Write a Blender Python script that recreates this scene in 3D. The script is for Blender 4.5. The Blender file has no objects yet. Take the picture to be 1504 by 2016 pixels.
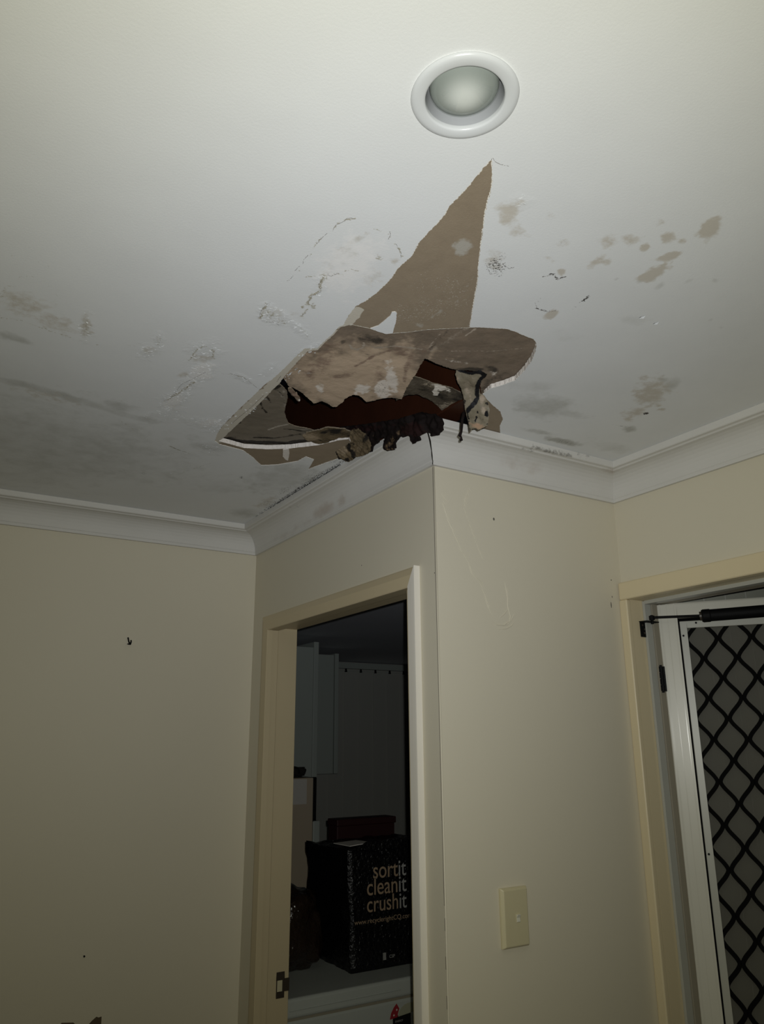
import bpy, bmesh, math, random
import numpy as np
from mathutils import Vector, Matrix, noise as mnoise
from mathutils.geometry import delaunay_2d_cdt

random.seed(7); np.random.seed(7)
SC = bpy.context.scene
COL = SC.collection

# ------------------------------------------------------------------ camera
CAM = np.array([-1.05359, -1.46323, 1.66043])
F = np.array([0.50378865, 0.81577264, 0.28409857])
R = np.array([0.85182806, -0.52378079, -0.0065304])
U = np.array([-0.14347805, -0.24529308, 0.95877284])
FPX = 1529.13
cam_data = bpy.data.cameras.new('camera')
cam_data.sensor_fit = 'VERTICAL'; cam_data.sensor_height = 36.0; cam_data.sensor_width = 27.0
cam_data.lens = FPX * 36.0 / 2016.0
cam_data.clip_start = 0.02; cam_data.clip_end = 60
cam = bpy.data.objects.new('camera', cam_data); COL.objects.link(cam)
M4 = Matrix.Identity(4)
for i in range(3):
    M4[i][0] = R[i]; M4[i][1] = U[i]; M4[i][2] = -F[i]; M4[i][3] = CAM[i]
cam.matrix_world = M4
SC.camera = cam

def ray(px, py): return F + R * ((px - 752.0) / FPX) - U * ((py - 1008.0) / FPX)

# ------------------------------------------------------------------ light and exposure
world = bpy.data.worlds.new('night'); SC.world = world; world.use_nodes = True
world.node_tree.nodes['Background'].inputs[0].default_value = (0.02, 0.022, 0.03, 1)
world.node_tree.nodes['Background'].inputs[1].default_value = 0.05
FLASH_W = 76.0
ld = bpy.data.lights.new('phone_flash', 'SPOT'); ld.energy = FLASH_W
ld.color = (1.0, 1.0, 1.0); ld.spot_size = math.radians(176); ld.spot_blend = 0.2; ld.shadow_soft_size = 0.004
ld.use_nodes = True                         # beam of the flash: falls off from its axis and turns a little warmer there
lt = ld.node_tree; em = lt.nodes['Emission']
tcn = lt.nodes.new('ShaderNodeTexCoord'); sx_ = lt.nodes.new('ShaderNodeSeparateXYZ'); lt.links.new(tcn.outputs['Normal'], sx_.inputs[0])
ab = lt.nodes.new('ShaderNodeMath'); ab.operation = 'ABSOLUTE'; lt.links.new(sx_.outputs['Z'], ab.inputs[0])
pw = lt.nodes.new('ShaderNodeMath'); pw.operation = 'POWER'; lt.links.new(ab.outputs[0], pw.inputs[0]); pw.inputs[1].default_value = 3.6
lt.links.new(pw.outputs[0], em.inputs['Strength'])
mrl = lt.nodes.new('ShaderNodeMapRange'); lt.links.new(ab.outputs[0], mrl.inputs[0]); mrl.inputs[1].default_value = 0.76; mrl.inputs[2].default_value = 1.0
mxl = lt.nodes.new('ShaderNodeMix'); mxl.data_type = 'RGBA'; lt.links.new(mrl.outputs[0], mxl.inputs[0])
mxl.inputs[6].default_value = (1.0, 0.98, 0.79, 1); mxl.inputs[7].default_value = (0.97, 1.0, 1.05, 1)
lt.links.new(mxl.outputs[2], em.inputs['Color'])
lo = bpy.data.objects.new('phone_flash', ld); COL.objects.link(lo)
aim = ray(765, 935); LM = Vector(-aim).to_track_quat('Z', 'Y').to_matrix().to_4x4(); LM.translation = Vector(CAM + 0.016 * R + 0.018 * U); lo.matrix_world = LM
SC.view_settings.view_transform = 'Standard'; SC.view_settings.look = 'None'
SC.view_settings.gamma = 1.0; SC.view_settings.use_curve_mapping = False
SC.view_settings.exposure = 0.0

H = 2.4; YL = 1.1112; XR = 0.6307; CD = 0.0896; CO = 0.0825     # ceiling, left wall, right wall, cornice drop and projection
FARY = 5.16

# ------------------------------------------------------------------ helpers
def on_plane(px, py, P0, n):                # where the sight line through a photo point meets a surface of the room
    d = ray(px, py); t = ((P0 - CAM) @ n) / (d @ n)
    return CAM + t * d
V3 = lambda *a: np.array(a, float)
def zplane(z): return (V3(0, 0, z), V3(0, 0, -1))
def xplane(x): return (V3(x, 0, 0), V3(-1, 0, 0))
def yplane(y): return (V3(0, y, 0), V3(0, -1, 0))

def tag(o, label=None, cat=None, group=None, kind=None):
    if label: o['label'] = label
    if cat: o['category'] = cat
    if group: o['group'] = group
    if kind: o['kind'] = kind
    return o
def link(name, mesh, parent=None):
    o = bpy.data.objects.new(name, mesh); COL.objects.link(o)
    if parent is not None: o.parent = parent
    return o
def thing(name, label, cat, loc=(0, 0, 0), group=None, kind=None):
    o = bpy.data.objects.new(name, None); o.empty_display_size = 0.05; COL.objects.link(o); o.location = loc
    return tag(o, label, cat, group, kind)
def adopt(o, parent):                       # parent keeping world place (parents are unrotated empties)
    o.parent = parent; o.location = Vector(o.location) - Vector(parent.location); return o

class MB:
    def __init__(s): s.v = []; s.f = []; s.m = []
    def add(s, vs, fs, mi=0):
        k = len(s.v); s.v += [tuple(map(float, a)) for a in vs]
        for f in fs: s.f.append([i + k for i in f]); s.m.append(mi)
        return s
    def box(s, x0, x1, y0, y1, z0, z1, mi=0):
        vs = [(x, y, z) for z in (z0, z1) for y in (y0, y1) for x in (x0, x1)]
        return s.add(vs, [(0, 2, 3, 1), (4, 5, 7, 6), (0, 1, 5, 4), (2, 6, 7, 3), (0, 4, 6, 2), (1, 3, 7, 5)], mi)
    def obox(s, P, a, b, c, mi=0):          # corner P and three edge vectors
        P, a, b, c = map(lambda q: np.array(q, float), (P, a, b, c))
        vs = [P + i * a + j * b + k * c for k in (0, 1) for j in (0, 1) for i in (0, 1)]
        fs = [(0, 2, 3, 1), (4, 5, 7, 6), (0, 1, 5, 4), (2, 6, 7, 3), (0, 4, 6, 2), (1, 3, 7, 5)]
        if np.cross(a, b) @ c < 0: fs = [tuple(reversed(f)) for f in fs]
        return s.add(vs, fs, mi)
    def tube(s, pts, rad, n=8, mi=0, caps=True):
        pts = [np.array(p, float) for p in pts]; k = len(s.v)
        rr = rad if hasattr(rad, '__len__') else [rad] * len(pts)
        ref = None; vs = []
        for i, p in enumerate(pts):
            t = pts[min(i + 1, len(pts) - 1)] - pts[max(i - 1, 0)]; t = t / (np.linalg.norm(t) + 1e-12)
            if ref is None: ref = np.cross(t, [0.3, 0.1, 1.0]) if abs(t[2]) < 0.9 else np.cross(t, [1.0, 0.2, 0])
            a = ref - t * (ref @ t); a = a / np.linalg.norm(a); ref = a; b = np.cross(t, a)
            for j in range(n):
                w = 2 * math.pi * j / n; vs.append(p + rr[i] * (math.cos(w) * a + math.sin(w) * b))
        fs = [(i * n + j, i * n + (j + 1) % n, (i + 1) * n + (j + 1) % n, (i + 1) * n + j) for i in range(len(pts) - 1) for j in range(n)]
        if caps: fs += [tuple(reversed(range(n))), tuple((len(pts) - 1) * n + j for j in range(n))]
        return s.add(vs, fs, mi)
    def lathe(s, C, prof, n=64, mi=0, axis='z'):
        vs = []
        for r_, z_ in prof:
            for j in range(n):
                w = 2 * math.pi * j / n; vs.append((C[0] + r_ * math.cos(w), C[1] + r_ * math.sin(w), C[2] + z_))
        fs = [(i * n + j, i * n + (j + 1) % n, (i + 1) * n + (j + 1) % n, (i + 1) * n + j) for i in range(len(prof) - 1) for j in range(n)]
        return s.add(vs, fs, mi)
    def build(s, name, mats, parent=None, smooth=False, bevel=0, seg=2, auto=None):
        me = bpy.data.meshes.new(name); me.from_pydata(s.v, [], s.f); me.update()
        mats = mats if isinstance(mats, (list, tuple)) else [mats]
        for m in mats: me.materials.append(m)
        me.polygons.foreach_set('material_index', s.m)
        if smooth: me.polygons.foreach_set('use_smooth', [True] * len(me.polygons))
        bm = bmesh.new(); bm.from_mesh(me)
        if not smooth or bevel: bmesh.ops.remove_doubles(bm, verts=bm.verts, dist=1e-6)
        bmesh.ops.recalc_face_normals(bm, faces=bm.faces); bm.to_mesh(me); bm.free()
        o = link(name, me, parent)
        if bevel:
            md = o.modifiers.new('bevel', 'BEVEL'); md.width = bevel; md.segments = seg; md.limit_method = 'ANGLE'; md.angle_limit = math.radians(40)
        return o

# ------------------------------------------------------------------ materials
def new_mat(name):
    m = bpy.data.materials.new(name); m.use_nodes = True
    nt = m.node_tree; return m, nt, nt.nodes['Principled BSDF']
def mat(name, col, rough=0.6, spec=0.3, var=0.06, scale=6.0, bump=0.0, bscale=200.0, metal=0.0, bdist=0.001):
    m, nt, b = new_mat(name)
    b.inputs['Roughness'].default_value = rough; b.inputs['Metallic'].default_value = metal
    b.inputs['Specular IOR Level'].default_value = spec
    tc = nt.nodes.new('ShaderNodeTexCoord')
    nz = nt.nodes.new('ShaderNodeTexNoise'); nz.inputs['Scale'].default_value = scale; nz.inputs['Detail'].default_value = 4
    nt.links.new(tc.outputs['Object'], nz.inputs['Vector'])
    mx = nt.nodes.new('ShaderNodeMix'); mx.data_type = 'RGBA'
    mx.inputs[6].default_value = (*[c * (1 - var) for c in col], 1); mx.inputs[7].default_value = (*[min(1, c * (1 + var)) for c in col], 1)
    nt.links.new(nz.outputs['Fac'], mx.inputs[0]); nt.links.new(mx.outputs[2], b.inputs['Base Color'])
    if bump:
        n2 = nt.nodes.new('ShaderNodeTexNoise'); n2.inputs['Scale'].default_value = bscale; n2.inputs['Detail'].default_value = 3
        nt.links.new(tc.outputs['Object'], n2.inputs['Vector'])
        bp = nt.nodes.new('ShaderNodeBump'); bp.inputs['Strength'].default_value = bump; bp.inputs['Distance'].default_value = bdist
        nt.links.new(n2.outputs['Fac'], bp.inputs['Height']); nt.links.new(bp.outputs['Normal'], b.inputs['Normal'])
    return m
def worn_mat(name, base, layers, rough=0.75, spec=0.2, var=0.05, bump=0.15, bscale=90, bdist=0.001, flake=0.0, mottle=None):
    """Base colour with marks on it: each layer is (attribute, colour, noise scale, edge low, edge high, noise amount)."""
    m, nt, b = new_mat(name); N = nt.nodes; L = nt.links
    b.inputs['Roughness'].default_value = rough; b.inputs['Specular IOR Level'].default_value = spec
    tc = N.new('ShaderNodeTexCoord')
    def noise(scale, detail=5, rough_=0.6):
        z = N.new('ShaderNodeTexNoise'); z.inputs['Scale'].default_value = scale; z.inputs['Detail'].default_value = detail; z.inputs['Roughness'].default_value = rough_
        L.new(tc.outputs['Object'], z.inputs['Vector']); return z.outputs['Fac']
    def rgb(fac, a, c):
        mx = N.new('ShaderNodeMix'); mx.data_type = 'RGBA'
        if isinstance(a, tuple): mx.inputs[6].default_value = (*a, 1)
        else: L.new(a, mx.inputs[6])
        mx.inputs[7].default_value = (*c, 1); L.new(fac, mx.inputs[0]); return mx.outputs[2]
    nz = noise(7.0)
    col = rgb(nz, tuple(c * (1 - var) for c in base), tuple(min(1, c * (1 + var)) for c in base))
    if mottle:
        nm = N.new('ShaderNodeMapRange'); L.new(noise(mottle[0], 8, 0.7), nm.inputs[0]); nm.inputs[1].default_value = 0.40; nm.inputs[2].default_value = 0.68; nm.inputs[4].default_value = mottle[2]
        col = rgb(nm.outputs[0], col, mottle[1])
    for at, c, sc, lo_, hi_, am in layers:
        a = N.new('ShaderNodeAttribute'); a.attribute_name = at
        n = noise(sc, 6, 0.65)
        nr = N.new('ShaderNodeMapRange'); L.new(n, nr.inputs[0]); nr.inputs[1].default_value = 0.33; nr.inputs[2].default_value = 0.67; n = nr.outputs[0]
        s = N.new('ShaderNodeMath'); s.operation = 'MULTIPLY_ADD'; L.new(n, s.inputs[0]); s.inputs[1].default_value = am; s.inputs[2].default_value = -am * 0.5
        t = N.new('ShaderNodeMath'); t.operation = 'ADD'; L.new(a.outputs['Fac'], t.inputs[0]); L.new(s.outputs[0], t.inputs[1])
        r_ = N.new('ShaderNodeMapRange'); r_.interpolation_type = 'SMOOTHSTEP'; L.new(t.outputs[0], r_.inputs['Value'])
        r_.inputs['From Min'].default_value = lo_; r_.inputs['From Max'].default_value = hi_
        g = N.new('ShaderNodeMath'); g.operation = 'MULTIPLY'; L.new(r_.outputs[0], g.inputs[0])
        # only where the mark was put down at all
        k = N.new('ShaderNodeMapRange'); L.new(a.outputs['Fac'], k.inputs['Value']); k.inputs['From Min'].default_value = 0.0; k.inputs['From Max'].default_value = 0.12
        L.new(k.outputs[0], g.inputs[1])
        col = rgb(g.outputs[0], col, c)
    L.new(col, b.inputs['Base Color'])
    n2 = noise(bscale, 4)
    hgt = N.new('ShaderNodeMath'); hgt.operation = 'MULTIPLY'; L.new(n2, hgt.inputs[0]); hgt.inputs[1].default_value = 1.0
    out = hgt.outputs[0]
    if flake:
        a = N.new('ShaderNodeAttribute'); a.attribute_name = 'flake'
        n3 = noise(170, 7, 0.75)
        p = N.new('ShaderNodeMath'); p.operation = 'MULTIPLY'; L.new(a.outputs['Fac'], p.inputs[0]); L.new(n3, p.inputs[1])
        q = N.new('ShaderNodeMath'); q.operation = 'MULTIPLY_ADD'; L.new(p.outputs[0], q.inputs[0]); q.inputs[1].default_value = flake; L.new(out, q.inputs[2]); out = q.outputs[0]
    bp = N.new('ShaderNodeBump'); bp.inputs['Strength'].default_value = bump; bp.inputs['Distance'].default_value = bdist
    L.new(out, bp.inputs['Height']); L.new(bp.outputs['Normal'], b.inputs['Normal'])
    return m

TAN = (0.56, 0.525, 0.455); GRIME_SHADE = (0.44, 0.44, 0.40); MOLD = (0.06, 0.055, 0.05)
M = {}
M['ceil'] = worn_mat('ceiling_paint', (0.735, 0.745, 0.73), [
    ('grime_shade', GRIME_SHADE, 14, 0.10, 1.05, 0.34), ('stain', TAN, 60, 0.22, 0.80, 0.42), ('pale', (0.82, 0.81, 0.78), 40, 0.2, 0.7, 0.4),
    ('ring', (0.42, 0.39, 0.30), 200, 0.42, 0.8, 0.7), ('mold', MOLD, 260, 0.55, 0.85, 0.75)], bump=0.35, bscale=260, bdist=0.0006, flake=9.0)
M['paper_edge'] = mat('torn_paper_edge', (0.74, 0.71, 0.63), 0.9, 0.1, 0.12, 60, 0.5, 500)
M['gypsum'] = mat('gypsum_core', (0.74, 0.69, 0.62), 0.9, 0.1, 0.12, 80, 0.8, 260, bdist=0.002)
M['brown'] = worn_mat('brown_liner_paper', (0.285, 0.228, 0.158), [
    ('light', (0.40, 0.375, 0.32), 60, 0.30, 0.7, 0.4), ('pale', (0.56, 0.52, 0.43), 60, 0.35, 0.6, 0.4), ('dark', (0.10, 0.08, 0.06), 40, 0.3, 0.7, 0.5), ('fleck', (0.45, 0.41, 0.34), 330, 0.70, 0.86, 0.9)], bump=0.4, bscale=350, rough=0.9, mottle=(30, (0.24, 0.19, 0.13), 0.6))
M['backing'] = worn_mat('stained_backing_paper', (0.185, 0.145, 0.105), [
    ('tan', (0.50, 0.385, 0.27), 18, 0.10, 0.95, 0.45), ('pink', (0.23, 0.16, 0.115), 40, 0.30, 0.85, 0.55), ('dark', (0.055, 0.045, 0.035), 38, 0.25, 0.9, 0.6),
    ('light', (0.74, 0.67, 0.58), 70, 0.35, 0.80, 0.6), ('mold', (0.05, 0.045, 0.04), 300, 0.62, 0.80, 0.9), ('line', (0.38, 0.32, 0.25), 80, 0.3, 0.7, 0.4)], bump=0.5, bscale=60, bdist=0.003, rough=0.8, var=0.15, mottle=(24, (0.25, 0.19, 0.135), 0.75))
M['flap'] = worn_mat('grey_wet_paper', (0.165, 0.14, 0.105), [
    ('light', (0.38, 0.34, 0.28), 50, 0.30, 0.8, 0.4), ('dark', (0.02, 0.016, 0.012), 40, 0.25, 0.75, 0.6)], bump=0.5, bscale=45, bdist=0.004, rough=0.6, var=0.15, mottle=(16, (0.21, 0.18, 0.135), 0.7))
M['tanlump'] = worn_mat('mouldy_tan_plaster', (0.135, 0.10, 0.055), [
    ('light', (0.27, 0.21, 0.135), 45, 0.25, 0.85, 0.5), ('dark', (0.014, 0.011, 0.008), 48, 0.25, 0.75, 0.6)], bump=0.8, bscale=50, bdist=0.006, rough=0.85, var=0.2, mottle=(35, (0.07, 0.052, 0.028), 0.8))
M['rot'] = worn_mat('black_rotten_fibre', (0.0085, 0.0055, 0.0048), [
    ('light', (0.15, 0.10, 0.055), 60, 0.40, 0.85, 0.8), ('red', (0.016, 0.0065, 0.0055), 60, 0.3, 0.7, 0.5)], bump=0.6, bscale=60, bdist=0.005, rough=0.8, spec=0.12, var=0.4)
M['tan_edge'] = mat('tan_torn_edge', (0.20, 0.165, 0.115), 0.9, 0.1, 0.2, 90)
M['joist'] = mat('red_brown_timber', (0.040, 0.0120, 0.0045), 0.6, 0.2, 0.3, 14, 0.3, 60)
M['midpiece'] = worn_mat('mouldy_grey_paper', (0.10, 0.083, 0.058), [
    ('speck', (0.30, 0.25, 0.18), 170, 0.40, 0.85, 0.9), ('dark', (0.02, 0.016, 0.012), 50, 0.3, 0.8, 0.6), ('light', (0.76, 0.71, 0.62), 120, 0.40, 0.6, 0.6)], bump=0.7, bscale=90, bdist=0.004, var=0.2, mottle=(30, (0.055, 0.042, 0.03), 0.6))
M['hang'] = worn_mat('hanging_wet_paper', (0.17, 0.145, 0.10), [
    ('light', (0.31, 0.255, 0.19), 60, 0.25, 0.85, 0.6), ('orange', (0.30, 0.20, 0.125), 70, 0.30, 0.8, 0.6), ('dark', (0.006, 0.006, 0.0065), 90, 0.30, 0.62, 0.55)], bump=0.7, bscale=60, bdist=0.004, rough=0.55, var=0.2, mottle=(40, (0.12, 0.105, 0.07), 0.8))
M['cornice'] = worn_mat('cornice_paint', (0.625, 0.61, 0.555), [
    ('stain', (0.50, 0.45, 0.385), 26, 0.12, 1.0, 0.4), ('grime_shade', (0.26, 0.25, 0.215), 60, 0.35, 0.9, 0.7), ('mold', MOLD, 200, 0.5, 0.65, 1.0)], bump=0.2, bscale=120, bdist=0.0008)
M['wall'] = mat('cream_wall_paint', (0.640, 0.592, 0.455), 0.55, 0.25, 0.02, 3, 0.25, 330, bdist=0.0005)
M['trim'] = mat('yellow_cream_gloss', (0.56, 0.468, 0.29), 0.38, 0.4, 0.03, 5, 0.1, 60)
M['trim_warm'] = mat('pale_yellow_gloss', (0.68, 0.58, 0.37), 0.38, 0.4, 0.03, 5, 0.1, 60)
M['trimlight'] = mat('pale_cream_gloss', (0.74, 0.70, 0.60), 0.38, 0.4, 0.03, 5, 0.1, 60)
M['black_metal'] = mat('black_enamel', (0.005, 0.005, 0.005), 0.6, 0.12, 0.2, 30)
M['blacked'] = mat('black_mould_gap_shade', (0.018, 0.016, 0.012), 0.9, 0.05, 0.4, 160)
M['crack'] = mat('dark_crack', (0.13, 0.115, 0.095), 0.9, 0.05, 0.3, 200)
M['white_metal'] = mat('white_powder_coat', (0.60, 0.585, 0.50), 0.30, 0.25, 0.02, 8)
M['alu'] = mat('grey_green_frame', (0.43, 0.43, 0.375), 0.35, 0.4, 0.03, 8)
M['alu_brown'] = mat('dull_frame_strip', (0.33, 0.30, 0.23), 0.5, 0.3, 0.05, 8)
M['ivory'] = mat('ivory_plastic', (0.56, 0.505, 0.315), 0.35, 0.4, 0.02, 12)
M['ivory_rocker'] = mat('pale_ivory_plastic', (0.68, 0.66, 0.53), 0.3, 0.5, 0.02, 12)
M['lamp_white'] = mat('white_enamel', (0.62, 0.635, 0.63), 0.25, 0.5, 0.01, 10)
M['lamp_cup'] = mat('grey_reflector_cup', (0.42, 0.43, 0.44), 0.3, 0.5, 0.02, 10)
M['void'] = mat('dark_roof_space', (0.02, 0.015, 0.012), 0.9, 0.1, 0.3, 10)
M['laundry_wall'] = mat('laundry_wall_paint', (0.66, 0.66, 0.59), 0.7, 0.2, 0.03, 3)
M['laundry_ceiling'] = mat('laundry_ceiling_paint', (0.88, 0.89, 0.93), 0.8, 0.1, 0.03, 3)
M['floor'] = mat('floor_tiles', (0.16, 0.13, 0.10), 0.5, 0.3, 0.1, 3)
M['cabinet'] = mat('white_laminate', (0.56, 0.61, 0.55), 0.4, 0.4, 0.02, 8)
M['fridge'] = mat('tan_panel', (0.66, 0.55, 0.40), 0.5, 0.3, 0.04, 6)
M['paper'] = mat('white_sheet', (0.80, 0.76, 0.68), 0.8, 0.1, 0.02, 10)
M['whitegoods'] = mat('white_enamel_appliance', (0.50, 0.53, 0.49), 0.35, 0.5, 0.02, 8)
M['blackbag'] = mat('black_woven_plastic', (0.004, 0.004, 0.0045), 0.30, 0.5, 0.3, 25, 1.0, 70, bdist=0.008)
M['text_tan'] = mat('tan_print', (0.36, 0.26, 0.17), 0.8, 0.1, 0.1, 30)
M['text_grey'] = mat('grey_print', (0.37, 0.365, 0.345), 0.8, 0.1, 0.1, 30)
M['redbox'] = mat('dark_red_card', (0.024, 0.0055, 0.005), 0.6, 0.3, 0.15, 12)
M['brownbag'] = mat('brown_film', (0.022, 0.013, 0.008), 0.22, 0.6, 0.3, 20, 1.0, 45, bdist=0.01)
M['cloth'] = mat('dark_cloth', (0.035, 0.032, 0.028), 0.9, 0.1, 0.3, 30, 0.6, 60)
M['carton'] = mat('brown_carton', (0.085, 0.062, 0.035), 0.8, 0.2, 0.15, 14)
M['redprint'] = mat('red_print', (0.35, 0.03, 0.04), 0.6, 0.2, 0.1, 20)
M['blackprint'] = mat('black_print', (0.008, 0.008, 0.008), 0.6, 0.2, 0.1, 20)
M['steel'] = mat('dark_bronze_metal', (0.045, 0.035, 0.025), 0.4, 0.5, 0.15, 30)
M['socket'] = mat('raw_wood_socket', (0.55, 0.50, 0.33), 0.8, 0.1, 0.1, 40)
# clear lamp front
m, nt, b = new_mat('clear_lamp_glass'); gl = nt.nodes.new('ShaderNodeBsdfGlossy'); gl.inputs['Roughness'].default_value = 0.035
tr = nt.nodes.new('ShaderNodeBsdfTransparent'); tr.inputs[0].default_value = (0.95, 0.96, 0.95, 1); ms = nt.nodes.new('ShaderNodeMixShader')
nzb = nt.nodes.new('ShaderNodeTexNoise'); nzb.inputs['Scale'].default_value = 40; mr = nt.nodes.new('ShaderNodeMapRange'); nt.links.new(nzb.outputs['Fac'], mr.inputs[0]); mr.inputs[3].default_value = 0.07; mr.inputs[4].default_value = 0.09
nt.links.new(mr.outputs[0], ms.inputs[0]); nt.links.new(tr.outputs[0], ms.inputs[1]); nt.links.new(gl.outputs[0], ms.inputs[2]); nt.links.new(ms.outputs[0], nt.nodes['Material Output'].inputs[0]); M['bulb'] = m
m, nt, b = new_mat('frosted_lamp_bowl_painted_shading'); b.inputs['Roughness'].default_value = 0.7       # bright centre and dark rim: the lamp's shading painted into its base colour
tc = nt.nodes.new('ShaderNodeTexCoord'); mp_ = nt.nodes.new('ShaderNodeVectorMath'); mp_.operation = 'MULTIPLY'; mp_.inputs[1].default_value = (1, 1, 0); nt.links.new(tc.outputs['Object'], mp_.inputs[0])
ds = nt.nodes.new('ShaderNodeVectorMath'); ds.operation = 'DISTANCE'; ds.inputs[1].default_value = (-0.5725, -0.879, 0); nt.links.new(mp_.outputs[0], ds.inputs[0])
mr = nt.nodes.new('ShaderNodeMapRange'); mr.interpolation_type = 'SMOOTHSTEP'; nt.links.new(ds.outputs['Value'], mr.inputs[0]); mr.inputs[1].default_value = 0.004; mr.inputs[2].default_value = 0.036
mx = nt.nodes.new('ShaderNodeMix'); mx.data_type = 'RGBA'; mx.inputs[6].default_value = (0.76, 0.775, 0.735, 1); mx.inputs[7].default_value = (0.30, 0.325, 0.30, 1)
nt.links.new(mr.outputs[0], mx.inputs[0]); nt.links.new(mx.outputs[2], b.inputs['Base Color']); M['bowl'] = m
# fine insect mesh
m, nt, b = new_mat('insect_mesh'); b.inputs['Base Color'].default_value = (0.13, 0.125, 0.10, 1); b.inputs['Roughness'].default_value = 0.7
tr = nt.nodes.new('ShaderNodeBsdfTransparent'); ms = nt.nodes.new('ShaderNodeMixShader')
tc = nt.nodes.new('ShaderNodeTexCoord'); wv = nt.nodes.new('ShaderNodeTexNoise'); wv.inputs['Scale'].default_value = 900
nt.links.new(tc.outputs['Object'], wv.inputs['Vector'])
mr = nt.nodes.new('ShaderNodeMapRange'); nt.links.new(wv.outputs['Fac'], mr.inputs[0]); mr.inputs[3].default_value = 0.5; mr.inputs[4].default_value = 0.7
nt.links.new(mr.outputs[0], ms.inputs[0]); nt.links.new(tr.outputs[0], ms.inputs[1]); nt.links.new(b.outputs[0], ms.inputs[2])
nt.links.new(ms.outputs[0], nt.nodes['Material Output'].inputs[0]); M['mesh'] = m
# vertical cladding outside
m, nt, b = new_mat('vertical_cladding'); b.inputs['Roughness'].default_value = 0.7
tc = nt.nodes.new('ShaderNodeTexCoord'); sp = nt.nodes.new('ShaderNodeSeparateXYZ'); nt.links.new(tc.outputs['Object'], sp.inputs[0])
md = nt.nodes.new('ShaderNodeMath'); md.operation = 'MODULO'; ad = nt.nodes.new('ShaderNodeMath'); ad.operation = 'ADD'; ad.inputs[1].default_value = 10.147
nt.links.new(sp.outputs[0], ad.inputs[0]); nt.links.new(ad.outputs[0], md.inputs[0]); md.inputs[1].default_value = 0.1127
gt = nt.nodes.new('ShaderNodeMath'); gt.operation = 'LESS_THAN'; gt.inputs[1].default_value = 0.004; nt.links.new(md.outputs[0], gt.inputs[0])
mx = nt.nodes.new('ShaderNodeMix'); mx.data_type = 'RGBA'; mx.inputs[6].default_value = (0.62, 0.63, 0.53, 1); mx.inputs[7].default_value = (0.9, 0.89, 0.82, 1)
nt.links.new(gt.outputs[0], mx.inputs[0]); nt.links.new(mx.outputs[2], b.inputs['Base Color']); M['cladding'] = m

# ------------------------------------------------------------------ torn sheets: outlines traced on the surface they lie in
def basis(n):
    n = n / np.linalg.norm(n); a = np.cross(n, [0, 0, 1.0])
    if np.linalg.norm(a) < 1e-3: a = V3(1, 0, 0)
    a = a / np.linalg.norm(a); return a, np.cross(n, a), n
def to2(P, pl):
    a, b, n = basis(pl[1]); d = np.asarray(P) - pl[0]; return np.stack([d @ a, d @ b], -1)
def to3(q, pl):
    a, b, n = basis(pl[1]); return pl[0] + q[..., :1] * a + q[..., 1:] * b
def px2(pts, pl): return to2(np.array([on_plane(x, y, *pl) for x, y in pts]), pl)
def jag(poly, step=0.003, amp=0.0015, rng=None, closed=True):
    rng = rng or np.random.RandomState(3); out = []; n = len(poly)
    for i in range(n if closed else n - 1):
        p = poly[i]; q = poly[(i + 1) % n]; d = q - p; L = np.linalg.norm(d)
        if L < 1e-9: continue
        k = max(1, int(L / step)); nn = np.array([-d[1], d[0]]) / L
        for j in range(k):
            t = j / k; w = p + d * t
            o = 0 if j == 0 else amp * (0.6 * rng.uniform(-1, 1) + 0.9 * mnoise.noise(Vector((w[0] * 170, w[1] * 170, 3.1))))
            out.append(w + nn * o)
    if not closed: out.append(poly[-1])
    return np.array(out)
def inside(q, poly):
    x, y = q[:, 0], q[:, 1]; c = np.zeros(len(q), bool); px, py = poly[:, 0], poly[:, 1]; n = len(poly); j = n - 1
    for i in range(n):
        if py[i] != py[j]:
            h = ((py[i] > y) != (py[j] > y)) & (x < (px[j] - px[i]) * (y - py[i]) / (py[j] - py[i]) + px[i]); c ^= h
        j = i
    return c
def near_line(q, poly, closed=True):
    n = len(poly); d = np.full(len(q), 1e9)
    for i in range(n if closed else n - 1):
        a = poly[i]; b = poly[(i + 1) % n]; ab = b - a; L = ab @ ab + 1e-12
        t = np.clip(((q - a) @ ab) / L, 0, 1); d = np.minimum(d, np.linalg.norm(q - a - t[:, None] * ab, axis=1))
    return d
def triangulate(outer, holes, pts):
    loops = [outer] + holes; vs = []; es = []
    for lp in loops:
        k = len(vs); vs += [Vector(p) for p in lp]; es += [(k + i, k + (i + 1) % len(lp)) for i in range(len(lp))]
    vs += [Vector(p) for p in pts]
    r = delaunay_2d_cdt(vs, es, [], 0, 1e-7)
    v2 = np.array([tuple(v) for v in r[0]]); tri = np.array([f for f in r[2] if len(f) == 3])
    c = v2[tri].mean(1); k = inside(c, outer)
    for h in holes: k &= ~inside(c, h)
    return v2, tri[k]
def smooth(a, b, x):
    t = np.clip((x - a) / (b - a), 0, 1); return t * t * (3 - 2 * t)
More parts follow.
